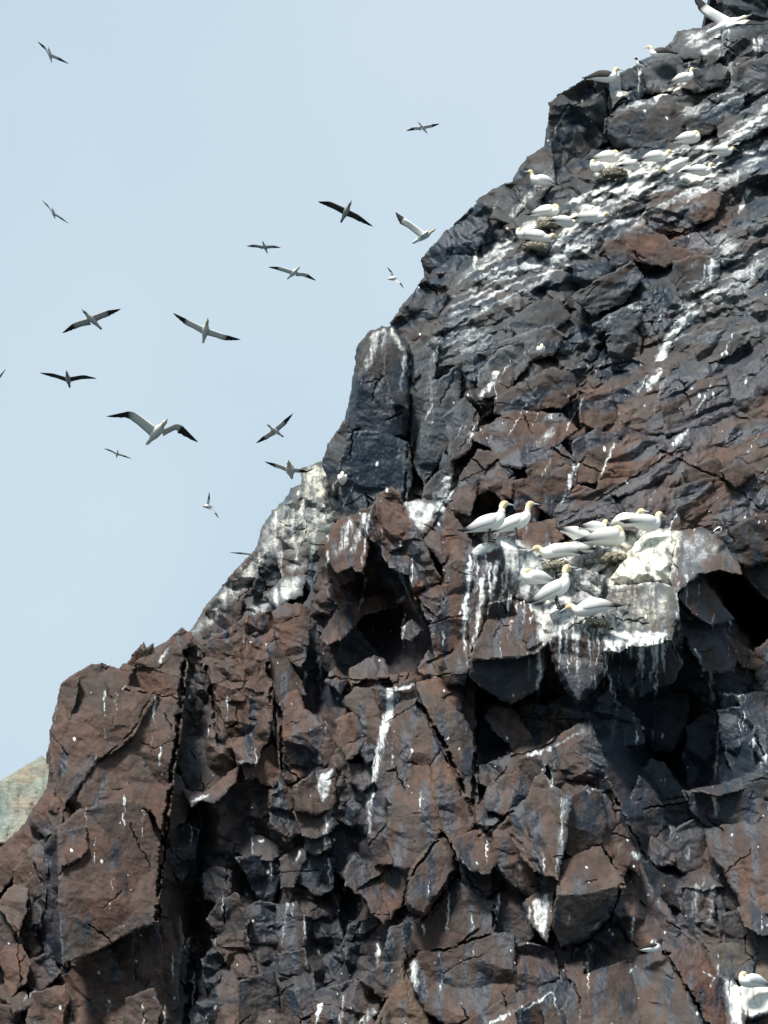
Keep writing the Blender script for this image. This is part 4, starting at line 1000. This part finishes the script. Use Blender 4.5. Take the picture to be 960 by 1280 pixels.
bl('850,85 880,76 905,86 900,105 870,112 852,104', -0.5, 0.0, 0.6, 'g', 0.9, 'rough', **U)
bl('648,230 662,198 686,186 690,225 672,248 655,250', -0.4, -0.2, 0.6, 'g', 0.8, **U)
bl('806,268 830,245 870,238 900,245 890,270 850,285 820,285', -0.3, 0.0, 0.55, 'b', 1.0, 'rough', **U)
bl('760,310 780,290 805,285 830,300 850,320 830,330 800,325 770,330', -0.35, 0.0, 0.6, 'b', 0.8, **U)
bl('850,300 870,295 895,305 900,325 870,330 850,325', -0.35, 0.0, 0.45, 'p', 0.8, **U)
bl('845,330 875,322 896,325 895,355 862,365 848,358', -0.25, 0.0, 0.4, 'g', 0.5, **U)
bl('720,370 765,345 790,330 800,345 780,375 740,390', -0.3, 0.0, 0.5, 'g', 0.8, 'bed', **U)
bl('640,405 670,380 695,375 710,395 690,410 655,425', -0.35, 0.0, 0.8, 'g', 0.6, name='rock_slab', **U)
bl('625,430 655,420 690,408 700,420 690,440 650,450 630,445', -0.2, 0.0, 0.4, 'g', 0.7, **U)
bl('745,405 775,390 795,382 800,395 790,412 760,412', -0.35, 0.0, 0.5, 'g', 0.8, **U)
bl('760,420 785,408 800,425 795,445 765,450', -0.25, 0.0, 0.5, 'p', 0.9, 'rough', **U)
bl('600,470 625,440 650,430 660,450 630,490 605,495', -0.3, 0.0, 0.6, 'g', 0.8, name='rock_slab', **U)
bl('590,546 640,516 700,521 716,536 690,560 650,581 626,576 616,556', -0.55, 0.0, 0.80, 'b', 0.7, name='rock_slab', **U)
bl('581,591 600,566 626,571 640,596 636,618 612,608 592,618 585,640 567,636', -0.6, 0.0, 0.65, 'b', 0.8, name='boulder', **U)
bl('661,581 700,561 720,581 716,611 690,641 666,621', -0.5, 0.0, 0.60, 'b', 0.8, name='rock_slab', **U)
bl('621,501 650,481 670,490 680,508 640,519 622,515', -0.5, 0.0, 0.5, 'k', 0.8, name='boulder', **U)
bl('661,476 690,463 715,471 720,495 700,508 680,505', -0.5, 0.0, 0.5, 'b', 0.8, name='boulder', **U)
bl('730,500 762,490 768,520 750,535 728,525', -0.3, 0.0, 0.6, 'b', 0.8, **U)
bl('718,555 745,540 770,548 768,570 745,600 722,600', -0.4, 0.0, 0.6, 'p', 0.8, name='rock_slab', **U)
bl('765,560 800,548 850,565 845,590 800,610 770,618 750,610', -0.4, 0.0, 0.66, 'r', 0.8, 'bed', name='rock_slab', **U)
bl('690,635 725,610 760,622 770,640 735,665 700,668', -0.35, 0.0, 0.66, 'p', 0.8, 'bed', name='rock_slab', **U)
bl('855,590 895,575 905,595 870,610', -0.45, 0.2, 0.5, 'b', 0.7, **U)
bl('905,590 925,582 938,592 920,605', -0.45, 0.2, 0.6, 'b', 0.7, **U)
bl('845,612 890,600 940,622 930,645 880,655 850,640', -0.35, 0.0, 0.6, 'p', 0.8, 'bed', name='rock_slab', **U)
bl('640,605 672,600 682,625 668,650 648,640', -0.3, 0.1, 0.4, 'p', 0.8, **U)
bl('616,608 636,596 645,604 630,622', -0.55, 0.0, 0.5, 'p', 0.7, **U)
bl('650,660 690,652 700,672 672,690 652,684', -0.5, 0.0, 0.8, 'r', 0.6, **U)
bl('830,500 870,480 905,470 910,500 870,530 835,540', -0.3, 0.0, 0.6, 'b', 0.7, 'bed', name='rock_slab', **U)
bl('870,430 905,415 930,425 905,445 875,450', -0.3, 0.0, 0.6, 'p', 0.8, 'bed', **U)

# ------------------------------------------------------------------ the far grass slope and the foot of the cliff
DG = tps([(-60,1000,96),(60,940,102),(0,1060,92),(80,1060,92),(-60,1100,90)])
def faceg(u, v):
    b, i = polyblocks(u, v, 20, -0.5, 2.0, 33, 0.5, 1.2, 0.5)
    return DG(u, v) + 0.4 * b + 0.5 * fbm(u / 18, v / 18, 35, 4), i
grass = rock('grass_slope', '-70,1010 0,976 20,964 40,952 52,944 66,952 90,1000 90,1100 -70,1120', faceg, 'g', np.array((0.150, 0.160, 0.130)), None, 1.5, 8, 1.0, 2, 4.0, 0.7, False, 0.0, 5, 'structure', zb=False)
grass['label'] = 'pale grass and rock slope beyond the tower'
def facef(u, v):
    b, i = polyblocks(u, v, 110, 0.9, 1.3, 43, 0.55, 2.0, 0.7)
    return 65.6 - (v - 1380) / 65.0 * 0.42 + 0.9 * b, i
foot = rock('cliff_foot', '-70,1395 1070,1395 1090,2420 -90,2420', facef, 'f', np.array((0.055, 0.046, 0.043)), None, 9, 10, 0.2, 2, 6.0, 0.3, False, 0.0, 6, 'structure', zb=False)
foot['label'] = 'lower cliff running down to the water'

def sea_mesh():
    m = bpy.data.materials.new('sea_water'); m.use_nodes = True
    N, L = m.node_tree.nodes, m.node_tree.links
    b = N['Principled BSDF']; b.inputs['Base Color'].default_value = (0.02, 0.045, 0.055, 1); b.inputs['Roughness'].default_value = 0.18
    n = N.new('ShaderNodeTexNoise'); n.inputs['Scale'].default_value = 0.6; n.inputs['Detail'].default_value = 6
    tc = N.new('ShaderNodeNewGeometry'); L.new(tc.outputs['Position'], n.inputs['Vector'])
    bp = N.new('ShaderNodeBump'); bp.inputs['Distance'].default_value = 0.4; L.new(n.outputs['Fac'], bp.inputs['Height']); L.new(bp.outputs[0], b.inputs['Normal'])
    s = 6000.0
    o = link_mesh('sea', [(-s, -s, 0), (s, -s, 0), (s, s, 0), (-s, s, 0)], [[(0, 1, 2, 3)]], m)
    o['kind'] = 'structure'
sea_mesh()
# ------------------------------------------------------------------ birds
WHITE = np.array((0.86, 0.86, 0.83)); BUFF = np.array((0.70, 0.54, 0.24)); BLACK = np.array((0.012, 0.012, 0.014)); BROWN = np.array((0.035, 0.032, 0.030)); GREY = np.array((0.30, 0.30, 0.29))

def unit(a):
    a = np.asarray(a, float); return a / max(np.linalg.norm(a), 1e-9)

class Mb:
    def __init__(s): s.v, s.f3, s.f4, s.c = [], [], [], []
    def ring_loft(s, rings, cols, cap=True):
        """rings: list of (n,3) arrays"""
        n = len(rings[0]); base = len(s.v)
        for r, c in zip(rings, cols):
            s.v += list(r); s.c += (list(c) if np.ndim(c) == 2 else [c] * n)
        for k in range(len(rings) - 1):
            a, b = base + k * n, base + (k + 1) * n
            for i in range(n):
                j = (i + 1) % n
                s.f4.append((a + i, a + j, b + j, b + i))
        if cap:
            for k, rev in ((0, True), (len(rings) - 1, False)):
                m = len(s.v); s.v.append(np.mean(rings[k], 0)); s.c.append(s.c[base + k * n])
                for i in range(n):
                    j = (i + 1) % n
                    t = (base + k * n + i, base + k * n + j, m)
                    s.f3.append(t[::-1] if rev else t)
    def tube(s, pts, rad, cols, n=10, up=(0, 0, 1), flat=None):
        """rounded body along a line; rad per point (or (side, up) pairs)"""
        pts = [np.asarray(p, float) for p in pts]
        rings = []
        for k, p in enumerate(pts):
            t = unit(pts[min(k + 1, len(pts) - 1)] - pts[max(k - 1, 0)])
            sd = unit(np.cross(up, t)) if abs(np.dot(unit(up), t)) < 0.98 else unit(np.cross((0, 1, 0.01), t))
            if np.dot(sd, getattr(s, 'sref', sd)) < 0: sd = -sd
            nn = np.cross(t, sd)
            r = rad[k]; ra, rb = (r if np.ndim(r) else (r, r))
            th = np.linspace(0, 2 * np.pi, n, endpoint=False)
            rings.append(p + np.outer(np.cos(th) * ra, sd) + np.outer(np.sin(th) * rb, nn))
        s.ring_loft(rings, cols)
    def build(s, name, mat, parent=None, origin=None):
        c = np.array(s.c) if len(s.c) == len(s.v) else None
        return link_mesh(name, np.array(s.v), [np.array(s.f3).reshape(-1, 3), np.array(s.f4).reshape(-1, 4)], mat, parent, origin, True, c)

def smooth_line(pts, rad, cols, m=3):
    """Catmull-Rom refine of a line with radii and colours"""
    P_, Rr, Cc = np.array(pts, float), np.array(rad, float), np.array(cols, float)
    op, orr, oc = [], [], []
    n = len(P_)
    for k in range(n - 1):
        for j in range(m):
            t = j / m
            q = [max(k - 1, 0), k, k + 1, min(k + 2, n - 1)]
            w = (-0.5 * t + t * t - 0.5 * t ** 3, 1 - 2.5 * t * t + 1.5 * t ** 3, 0.5 * t + 2 * t * t - 1.5 * t ** 3, -0.5 * t * t + 0.5 * t ** 3)
            op.append(sum(a * P_[i] for a, i in zip(w, q)))
            orr.append(np.maximum(sum(a * Rr[i] for a, i in zip(w, q)), 0.002))
            oc.append(Cc[k] * (1 - t) + Cc[k + 1] * t)
    op.append(P_[-1]); orr.append(Rr[-1]); oc.append(Cc[-1])
    return op, orr, oc

def tagit(o, label, cat, group=None):
    o['label'] = label; o['category'] = cat
    if group: o['group'] = group
    return o

FLY = 'gannets flying past the cliff'
def flyer(head, tail, lw, lt, rw, rt, label, bs=1, ls=0, rs=0, young=0.0, dist=None, span=None, wide=1.25, bright=0.72):
    """a gannet on the wing: bill tip, tail tip, wrists and wing tips as seen, with the depth that real lengths leave"""
    head, tail, lw, lt, rw, rt = (np.array(q, float) for q in (head, tail, lw, lt, rw, rt))
    sp = np.linalg.norm(lt - lw) + np.linalg.norm(rt - rw) + np.linalg.norm(lw - rw)
    if dist is None: dist = FPX / (sp / (span or 1.82))
    mpp = dist / FPX
    c2 = head * 0.48 + tail * 0.52
    org = P(*c2, dist)
    def vec(d2, L, sg):
        x, y = d2[0] * mpp, -d2[1] * mpp
        z = sg * math.sqrt(max(0.0, L * L - x * x - y * y))
        return CR * x + CU * y + CF * z
    body = vec(head - tail, 0.92, bs)
    fx = unit(body)
    sidev = vec(rw - lw, 0.8, 0) * 1.0
    side = unit(sidev - fx * np.dot(sidev, fx))
    upv = unit(np.cross(side, fx))
    L = np.linalg.norm(body)
    white = WHITE * bright * (1 - young) + BROWN * young
    m = Mb(); m.sref = side
    xs = [-0.50, -0.44, -0.36, -0.26, -0.13, 0.0, 0.10, 0.18, 0.25, 0.30, 0.345, 0.385, 0.41]
    rs_ = [(.010, .006), (.034, .010), (.038, .018), (.052, .042), (.078, .072), (.090, .085), (.085, .080), (.062, .060), (.044, .046), (.040, .043), (.043, .046), (.034, .036), (.016, .018)]
    hc = (BUFF * 0.55 + WHITE * 0.45) * bright if young < 0.3 else GREY * 0.7
    tc = white if young < 0.3 else BROWN
    cs = [tc, tc, white] + [white if young < 0.5 else GREY] * 5 + [white * 0.5 + hc * 0.5, hc, hc, hc, hc * 0.6]
    pts, rad, col = smooth_line([fx * x * L for x in xs], rs_, cs, 2)
    m.tube(pts, rad, col, 10, up=upv)
    sh = fx * 0.10 * L
    nst = 15
    for w2, t2, sg, sgn in ((lw, lt, ls, -1), (rw, rt, rs, 1)):
        S = sh + side * sgn * 0.045
        W = sh + vec(w2 - (head * 0.62 + tail * 0.38), 0.46, sg)
        T = W + vec(t2 - w2, 0.52, sg)
        rings, cols = [], []
        for k in range(nst):
            t = k / (nst - 1)
            # leading edge: quadratic rounding at the wrist
            if t < 0.36: le = S + (W - S) * (t / 0.46)
            elif t > 0.58: le = W + (T - W) * ((t - 0.46) / 0.54)
            else:
                q = (t - 0.36) / 0.22
                A, B = S + (W - S) * (0.36 / 0.46), W + (T - W) * (0.12 / 0.54)
                le = A * (1 - q) ** 2 + W * 2 * q * (1 - q) + B * q * q
            sd = unit(W - S) * (1 - sm(0.3, 0.65, t)) + unit(T - W) * sm(0.3, 0.65, t)
            ch = unit(-fx - unit(sd) * np.dot(-fx, unit(sd)) * 0.85)
            nn = unit(np.cross(ch, sd)) * sgn
            chord = np.interp(t, [0, 0.1, 0.3, 0.46, 0.62, 0.8, 0.93, 1.0], [.20, .185, .165, .17, .135, .085, .045, .012]) * wide
            if t > 0.5: chord *= 1 + 0.06 * (-1) ** k
            th = np.interp(t, [0, 0.3, 0.6, 1], [.022, .014, .009, .004])
            cam_ = 0.05 * chord
            prof = [(0, 0), (.12, .8), (.35, 1.0), (.7, .55), (1.0, .05), (.7, -.25), (.35, -.5), (.12, -.6)]
            rings.append(np.array([le + ch * (x * chord - 0.04 * chord) + nn * (z * th + cam_ * 4 * x * (1 - x) * 0.5) for x, z in prof]))
            f = sm(0.47, 0.56, t + 0.0)
            inner = white if young < 0.6 else BROWN
            if 0.2 < young < 0.6: inner = white * (0.75 + 0.2 * (k % 2))
            base = inner * (1 - f) + BLACK * f
            trail = (base * (0.12 if (young > 0.2 and k % 4 < 2) else 0.85)) if t < 0.5 else base
            cols.append(np.array([base, base, base, base, trail * 0.8, trail, base, base]))
        m.ring_loft(rings, cols)
    ob = m.build('gannet', M_BIRD, None, None)
    me = ob.data
    ob.location = Vector(org)
    tagit(ob, label, 'bird', FLY)
    b = Mb(); b.sref = side
    b.tube([fx * x * L for x in (.40, .44, .48, .515)], [(.018, .020), (.013, .015), (.008, .009), (.002, .002)], [WHITE] * 4, 8, up=upv)
    bo = b.build('beak', M_BEAK if young < 0.5 else M_BEAKD)
    bo.parent = ob
    return ob

flyer((61,59),(64,77),(57,58),(47,51),(72,70),(86,79), 'small grey-white bird, highest one at the top left of the sky', bs=-1)
flyer((66,260),(68,273),(61,257),(53,250),(75,270),(86,279), 'small pale bird alone at the left, far below the highest one', bs=-1)
flyer((522,152),(534,166),(517,158),(507,163),(538,155),(549,154), 'small pale bird high against open sky above the upper slope', bs=-1)
flyer((440,251),(426,277),(413,251),(398,251),(449,268),(467,282), 'dark-winged young bird with grey body and one wing drooping right', bs=-1, young=0.7, ls=0, rs=0)
flyer((546,286),(516,303),(508,273),(496,263),(536,291),(543,288), 'white bird with one raised wing beside the upper rock edge', bs=-1, ls=1, rs=-1, dist=92, bright=1.0)
flyer((328,301),(334,316),(318,305),(308,307),(341,306),(351,309), 'small dark bird with level wings, left of the young dark bird', bs=-1, young=0.4)
flyer((376,333),(359,348),(350,333),(336,333),(384,341),(396,350), 'bird with angled black wingtips just below the small level one', bs=-1)
flyer((484,350),(497,346),(488,342),(483,334),(498,354),(504,361), 'small white bird tilted steeply near the upper rock edge', bs=-1, dist=150)
flyer((102,386),(126,411),(92,402),(77,415),(130,388),(150,385), 'mottled brown and white bird banking, head up left', bs=-1, young=0.3)
flyer((261,397),(253,428),(236,399),(217,390),(281,417),(301,423), 'long-winged white bird with black tips at a slant, mid sky', bs=-1)
flyer((84,463),(86,484),(66,466),(50,465),(105,468),(121,472), 'all-dark young bird with straight level wings at the left', bs=-1, young=0.85)
flyer((212,523),(182,555),(168,512),(135,519),(225,527),(249,551), 'largest flying bird, white with bent wings and broad black tips', bs=-1, wide=1.5)
flyer((148,562),(145,572),(139,562),(130,560),(154,568),(165,573), 'tiny bird below the largest flying one', bs=-1)
flyer((253,633),(266,633),(259,625),(261,615),(267,641),(273,648), 'small white bird wheeling with wings held up and down, low sky', bs=-1, dist=150)
flyer((332,529),(354,546),(330,543),(319,553),(351,527),(365,516), 'bird with dark wings rising to the right, close to the dark pillar', bs=-1, young=0.3)
flyer((361,575),(364,598),(346,579),(331,576),(373,585),(386,589), 'pale bird passing in front of the white-stained ridge top', bs=-1, dist=72, span=1.6)
flyer((318,688),(328,700),(303,690),(287,690),(334,696),(350,700), 'bird partly hidden behind the left ridge, one grey wing showing', bs=-1, dist=84)
flyer((-6,470),(-16,490),(-26,474),(-44,470),(-1,470),(8,460), 'wing tip of a bird leaving the view at the left edge', bs=-1)
flyer((940,18),(884,40),(889,8),(868,-14),(933,27),(957,35), 'big white bird gliding past the top right rocks', bs=-1, ls=1, rs=-1, dist=72, bright=1.1)

PERCH = 'seabirds resting on the cliff ledges'
def percher(u, v, label, face='R', pose='stand', scale=1.0, turn=0.0, dd=0.0, kind='gannet', lean=0.0, depth=None, young=0.0, sink=0.0):
    """a bird on the rock; (u, v) is where its feet or belly touch"""
    d = (zb_at(u, v, 3) if depth is None else depth) - 0.20 + dd
    org = P(u, v, d)
    yaw = {'R': 0.0, 'L': math.pi, 'B': math.pi / 2, 'F': -math.pi / 2}[face] + R(turn)
    cy, sy = math.cos(yaw), math.sin(yaw)
    pl = R(lean)
    scale *= 1.30 if v > 600 else 1.12
    if v < 600: sink, dd = sink + 0.05, dd + 0.14
    def X(p):
        x, y, z = p
        x, z = x * math.cos(pl) - z * math.sin(pl), x * math.sin(pl) + z * math.cos(pl)
        return np.array([x * cy - y * sy, x * sy + y * cy, z - sink]) * scale
    m = Mb(); m.sref = X((0, 1, 0)) - X((0, 0, 0))
    up = unit(X((0, 0, 1)) - X((0, 0, 0)))
    white = WHITE
    if kind == 'gannet':
        if pose == 'stand':
            pts = [(-.36, 0, .10), (-.27, 0, .14), (-.12, 0, .21), (.03, 0, .27), (.14, 0, .34), (.19, 0, .43), (.20, 0, .51), (.225, 0, .565), (.265, 0, .575), (.295, 0, .57)]
            hx, hz, bd = .235, .575, (1, 0, -.10)
        elif pose == 'sit':
            pts = [(-.38, 0, .10), (-.28, 0, .13), (-.12, 0, .16), (.04, 0, .17), (.15, 0, .19), (.205, 0, .25), (.22, 0, .31), (.245, 0, .355), (.285, 0, .36), (.315, 0, .352)]
            hx, hz, bd = .255, .36, (1, 0, -.15)
        elif pose == 'low':
            pts = [(-.38, 0, .14), (-.28, 0, .16), (-.12, 0, .17), (.04, 0, .16), (.15, 0, .15), (.22, 0, .17), (.26, 0, .20), (.295, 0, .215), (.335, 0, .205), (.365, 0, .19)]
            hx, hz, bd = .305, .215, (1, 0, -.4)
        else:                                       # head tucked, an egg of plumage
            pts = [(-.38, 0, .12), (-.28, 0, .14), (-.12, 0, .17), (.04, 0, .18), (.13, 0, .19), (.17, 0, .22), (.17, 0, .26), (.14, 0, .29), (.10, 0, .295), (.07, 0, .285)]
            hx, hz, bd = .13, .29, (-1, 0, -.3)
        rad = [(.02, .008), (.05, .03), (.095, .085), (.115, .115), (.095, .10), (.058, .060), (.046, .048), (.050, .052), (.038, .040), (.018, .02)]
        hc = BUFF * 0.85 + WHITE * 0.15
        cols = [white] * 5 + [white * .75 + hc * .25, hc * .7 + white * .3, hc, hc, hc * .8 + white * .2]
        wing = (WHITE * 0.93, BLACK)
        beakm, bl = M_BEAK, 0.10
    else:
        scale *= 0.5
        pts = [(-.30, 0, .10), (-.22, 0, .13), (-.10, 0, .20), (.03, 0, .28), (.12, 0, .38), (.15, 0, .47), (.16, 0, .53), (.18, 0, .565), (.22, 0, .57), (.25, 0, .56)] if pose == 'stand' else [(-.38, 0, .10), (-.28, 0, .12), (-.12, 0, .15), (.04, 0, .17), (.15, 0, .21), (.205, 0, .29), (.22, 0, .36), (.245, 0, .40), (.285, 0, .405), (.315, 0, .40)]
        hx, hz, bd = (.19, .57, (1, 0, 0)) if pose == 'stand' else (.255, .405, (1, 0, 0))
        rad = [(.02, .01), (.06, .04), (.11, .10), (.125, .125), (.10, .105), (.075, .078), (.066, .068), (.066, .068), (.045, .046), (.02, .02)]
        DK = np.array((0.016, 0.014, 0.014))
        cols = [DK, WHITE * .9, WHITE, WHITE, WHITE, DK, DK, DK, DK, DK]
        wing = (DK, DK)
        beakm, bl = M_BEAKD, 0.09
    p2, r2, c2 = smooth_line([X(p) for p in pts], np.array(rad) * scale, cols, 3)
    m.tube(p2, r2, c2, 12, up=up)
    # folded wings, dark primaries crossing over the tail
    for sg in (-1, 1):
        q = np.array(pts)
        wp = [(q[4][0] - .01, sg * .070, q[4][2] + .02), (q[3][0], sg * .103, q[3][2] + .035), (q[2][0], sg * .088, q[2][2] + .045), (q[1][0] + .03, sg * .055, q[1][2] + .045), (q[0][0] + .02, sg * .028, q[0][2] + .04), (q[0][0] - .10, sg * -.012, q[0][2] + .035)]
        wr = [(.014, .05), (.026, .078), (.026, .076), (.018, .052), (.013, .034), (.004, .008)]
        wc = [wing[0] * .95, wing[0], wing[0] * .96, wing[0] * .55 + wing[1] * .45, wing[1], wing[1]]
        if young: wc = [BROWN * 2] * 2 + [BROWN] * 2 + [BLACK] * 2
        a, b, c = smooth_line([X(p) for p in wp], np.array(wr) * scale, wc, 3)
        m.tube(a, b, c, 8, up=up)
    ob = m.build(kind, M_BIRD)
    ob.location = Vector(org)
    tagit(ob, label, 'bird', PERCH)
    b = Mb(); b.sref = m.sref
    e = np.array(pts[-1]); dr = unit(bd)
    b.tube([X(e - dr * .03), X(e + dr * bl * .35), X(e + dr * bl * .75 + np.array((0, 0, -.004))), X(e + dr * bl + np.array((0, 0, -.012)))], [(.015 * scale, .018 * scale), (.012 * scale, .013 * scale), (.007 * scale, .008 * scale), (.002, .002)], [WHITE] * 4, 8, up=up)
    b.build('beak', beakm).parent = ob
    for sg in (-1, 1):
        ey = Mb(); ey.sref = m.sref
        k = np.array((hx + .018 * np.sign(bd[0]), sg * .040 * (1 if kind == 'gannet' else 1.3), hz + .012))
        ey.tube([X(k + np.array((-.009, 0, 0))), X(k), X(k + np.array((.009, 0, 0)))], [.003, .0085 * scale, .003], [BLACK] * 3, 6, up=up)
        ey.build('eye', M_EYE).parent = ob
    if pose == 'stand':
        for sg in (-1, 1):
            ft = Mb(); ft.sref = m.sref
            ft.tube([X((.0, sg * .045, .20)), X((.01, sg * .05, .08)), X((.02, sg * .05, .0))], [.022 * scale, .012 * scale, .012 * scale], [BLACK] * 3, 6, up=(1, 0.1, 0))
            ft.tube([X((-.01, sg * .05, .005)), X((.05, sg * .055, .006)), X((.10, sg * .06, .002))], [(.012 * scale, .008), (.034 * scale, .008), (.040 * scale, .004)], [BLACK] * 3, 6, up=up)
            ft.build('foot', M_FOOT).parent = ob
    return ob

percher(611, 676, 'white gannet standing on the brown slab, left one of the pair', 'R', 'stand', 1.02, 12)
percher(645, 673, 'white gannet beside the standing one, right one of the pair', 'R', 'stand', 0.92, -8, 0.1)
percher(697, 760, 'white gannet standing upright with raised head, tail towards the streaked boulder', 'R', 'stand', 1.02, 10, lean=9)
percher(738, 774, 'gannet lying with yellow head tucked behind the streaked boulder', 'L', 'low', 0.98, -15)
percher(695, 703, 'gannet sitting on a nest and facing left, below the pair', 'L', 'low', 0.95, 10)
percher(724, 683, 'gannet with wing tips pointing up left, right of the nest', 'R', 'low', 0.9, 20, lean=-14)
percher(764, 690, 'gannet with broad white back turned, left of the cream mound', 'R', 'tuck', 1.2, 25, lean=8)
percher(808, 668, 'gannet with bright yellow head on top of the cream mound', 'R', 'sit', 0.98, 32)
percher(668, 735, 'white bird behind the upright standing gannet, on the white-washed stones', 'L', 'tuck', 0.85, 20)
percher(745, 672, 'white bird squeezed between the wing tips and the broad white back', 'R', 'sit', 0.8, 40)
percher(716, 700, 'white bird lying right of the nest, tail to the right', 'L', 'tuck', 0.85, -25)
percher(786, 662, 'white bird with crossed dark tips, left shoulder of the cream mound', 'L', 'low', 0.9, 140, lean=10)
percher(676, 443, 'lone white bird hunched on the middle of the upper face', 'F', 'tuck', 0.62, 10)
percher(676, 232, 'hunched white bird facing left below the dark overhang', 'L', 'sit', 0.85, 20)
percher(686, 272, 'white-backed bird on a hanging nest of weed', 'R', 'tuck', 0.95, -10)
percher(673, 303, 'bird with yellow head to the right on straw below the hanging nest', 'R', 'low', 0.95, 8)
percher(763, 204, 'white bird lying under the dark overhang boulder', 'R', 'tuck', 0.95, 10, lean=6)
percher(742, 278, 'bird stretched along the sloping ledge left of the brown bedded rock', 'R', 'low', 0.9, 8, lean=8)
percher(824, 202, 'bird with orange-yellow head up under the round brown boulder', 'R', 'low', 0.9, 10, lean=18)
percher(865, 180, 'white bird with rounded back right of the orange-headed one', 'R', 'tuck', 0.95, 10, lean=10)
percher(876, 220, 'bird with pale yellow head at the right end of the white ledge', 'R', 'sit', 0.85, 12)
percher(756, 103, 'white bird with dark wings resting on top of the overhang boulder', 'R', 'sit', 0.95, 5, young=1.0)
percher(825, 72, 'bird with yellow head facing left on the skyline rocks', 'L', 'sit', 0.8, -10, young=1.0)
percher(858, 103, 'pale bird climbing the ledge above the round brown boulder', 'R', 'sit', 0.8, 5, lean=16)
percher(655, 300, 'pale bird half hidden at the left end of the straw nest ledge', 'L', 'tuck', 0.8, 30)
percher(708, 284, 'white bird pressed against the slope between the straw nest and the stretched bird', 'R', 'low', 0.85, 35, lean=10)
percher(746, 216, 'white bird with back turned at the left of the pale weed nest', 'L', 'tuck', 0.85, 50)
percher(792, 214, 'white bird on the white wash right of the pale weed nest', 'R', 'tuck', 0.85, 40, lean=12)
percher(846, 214, 'white bird below the orange-headed one, half sunk in the white wash', 'L', 'low', 0.85, -30, lean=-8)
percher(905, 195, 'white bird at the far right of the upper white ledge', 'R', 'low', 0.85, 25, lean=14)
percher(428, 607, 'small white bird in the cleft beside the left ridge top', 'F', 'tuck', 0.6, 0)
percher(938, 1240, 'white bird hunched on the cream rock at bottom right', 'L', 'tuck', 0.8, 30)
percher(815, 1193, 'black and white auk lying on the bottom grey slab', 'R', 'low', 1.0, 8, kind='guillemot')
percher(897, 672, 'black and white auk at the end of the grey nose slab', 'R', 'stand', 0.75, 40, kind='guillemot')
percher(800, 85, 'small dark auk on the skyline left of the angular grey boulder', 'L', 'stand', 0.8, 0, kind='guillemot')

# ------------------------------------------------------------------ nests of weed and straw
def nest(u, v, w, h, label, seed, dd=0.0, n=170):
    rg = np.random.RandomState(seed); w *= 0.70; h *= 0.5
    d = zb_at(u, v, 3) - 0.10 + dd
    org = P(u, v, d)
    rings, cols = [], []
    for k, (rr, zz) in enumerate(((1.0, -0.5), (1.12, -0.15), (1.0, 0.25), (0.8, 0.5), (0.5, 0.42))):
        th = np.linspace(0, 2 * np.pi, 18, endpoint=False)
        r = w * rr * (1 + 0.16 * rg.randn(18))
        rings.append(np.stack([np.cos(th) * r, np.sin(th) * r * 0.7, np.full(18, zz * h) + 0.04 * rg.randn(18)], -1))
        cols.append(np.array((0.17, 0.165, 0.14)) * (0.4 + 1.8 * rg.rand(18) ** 2)[:, None])
    m = Mb(); m.ring_loft(rings, cols)
    ob = m.build('nest', M_BIRD); ob.location = Vector(org)
    tagit(ob, label, 'nest', 'weed nests on the ledges')
    s = Mb()
    for _ in range(n):
        a = rg.rand() * 6.28; z = (rg.rand() - 0.45) * h
        p = np.array([math.cos(a) * w * 1.05, math.sin(a) * w * 0.75, z])
        t = np.array([-math.sin(a), math.cos(a), 0]) * (0.06 + 0.10 * rg.rand()) * rg.choice([-1, 1]) + np.array([math.cos(a), math.sin(a), 0]) * 0.03 * rg.rand() + np.array([0, 0, -0.02 - 0.08 * rg.rand()])
        s.sref = np.array((0, 0, 1.0))
        s.tube([p, p + t * 0.5 + np.array((0, 0, .012)), p + t], [.008, .010, .004], [WHITE] * 3, 4, up=(0.1, 0.2, 1))
    so = s.build('straw', M_STRAW); so.parent = ob; so['kind'] = 'stuff'
    return ob
nest(695, 706, 0.30, 0.20, 'weed nest under the gannet facing left below the pair', 1)
nest(766, 697, 0.34, 0.24, 'weed nest under the broad white back beside the cream mound', 2)
nest(748, 778, 0.26, 0.14, 'low straw nest under the gannet with tucked yellow head', 3)
nest(688, 279, 0.34, 0.26, 'hanging weed nest under the white-backed bird on the upper ledge', 4)
nest(668, 308, 0.34, 0.14, 'straw nest under the yellow-headed bird on the upper ledge', 5)
nest(768, 216, 0.34, 0.24, 'pale weed nest below the overhang boulder', 6)
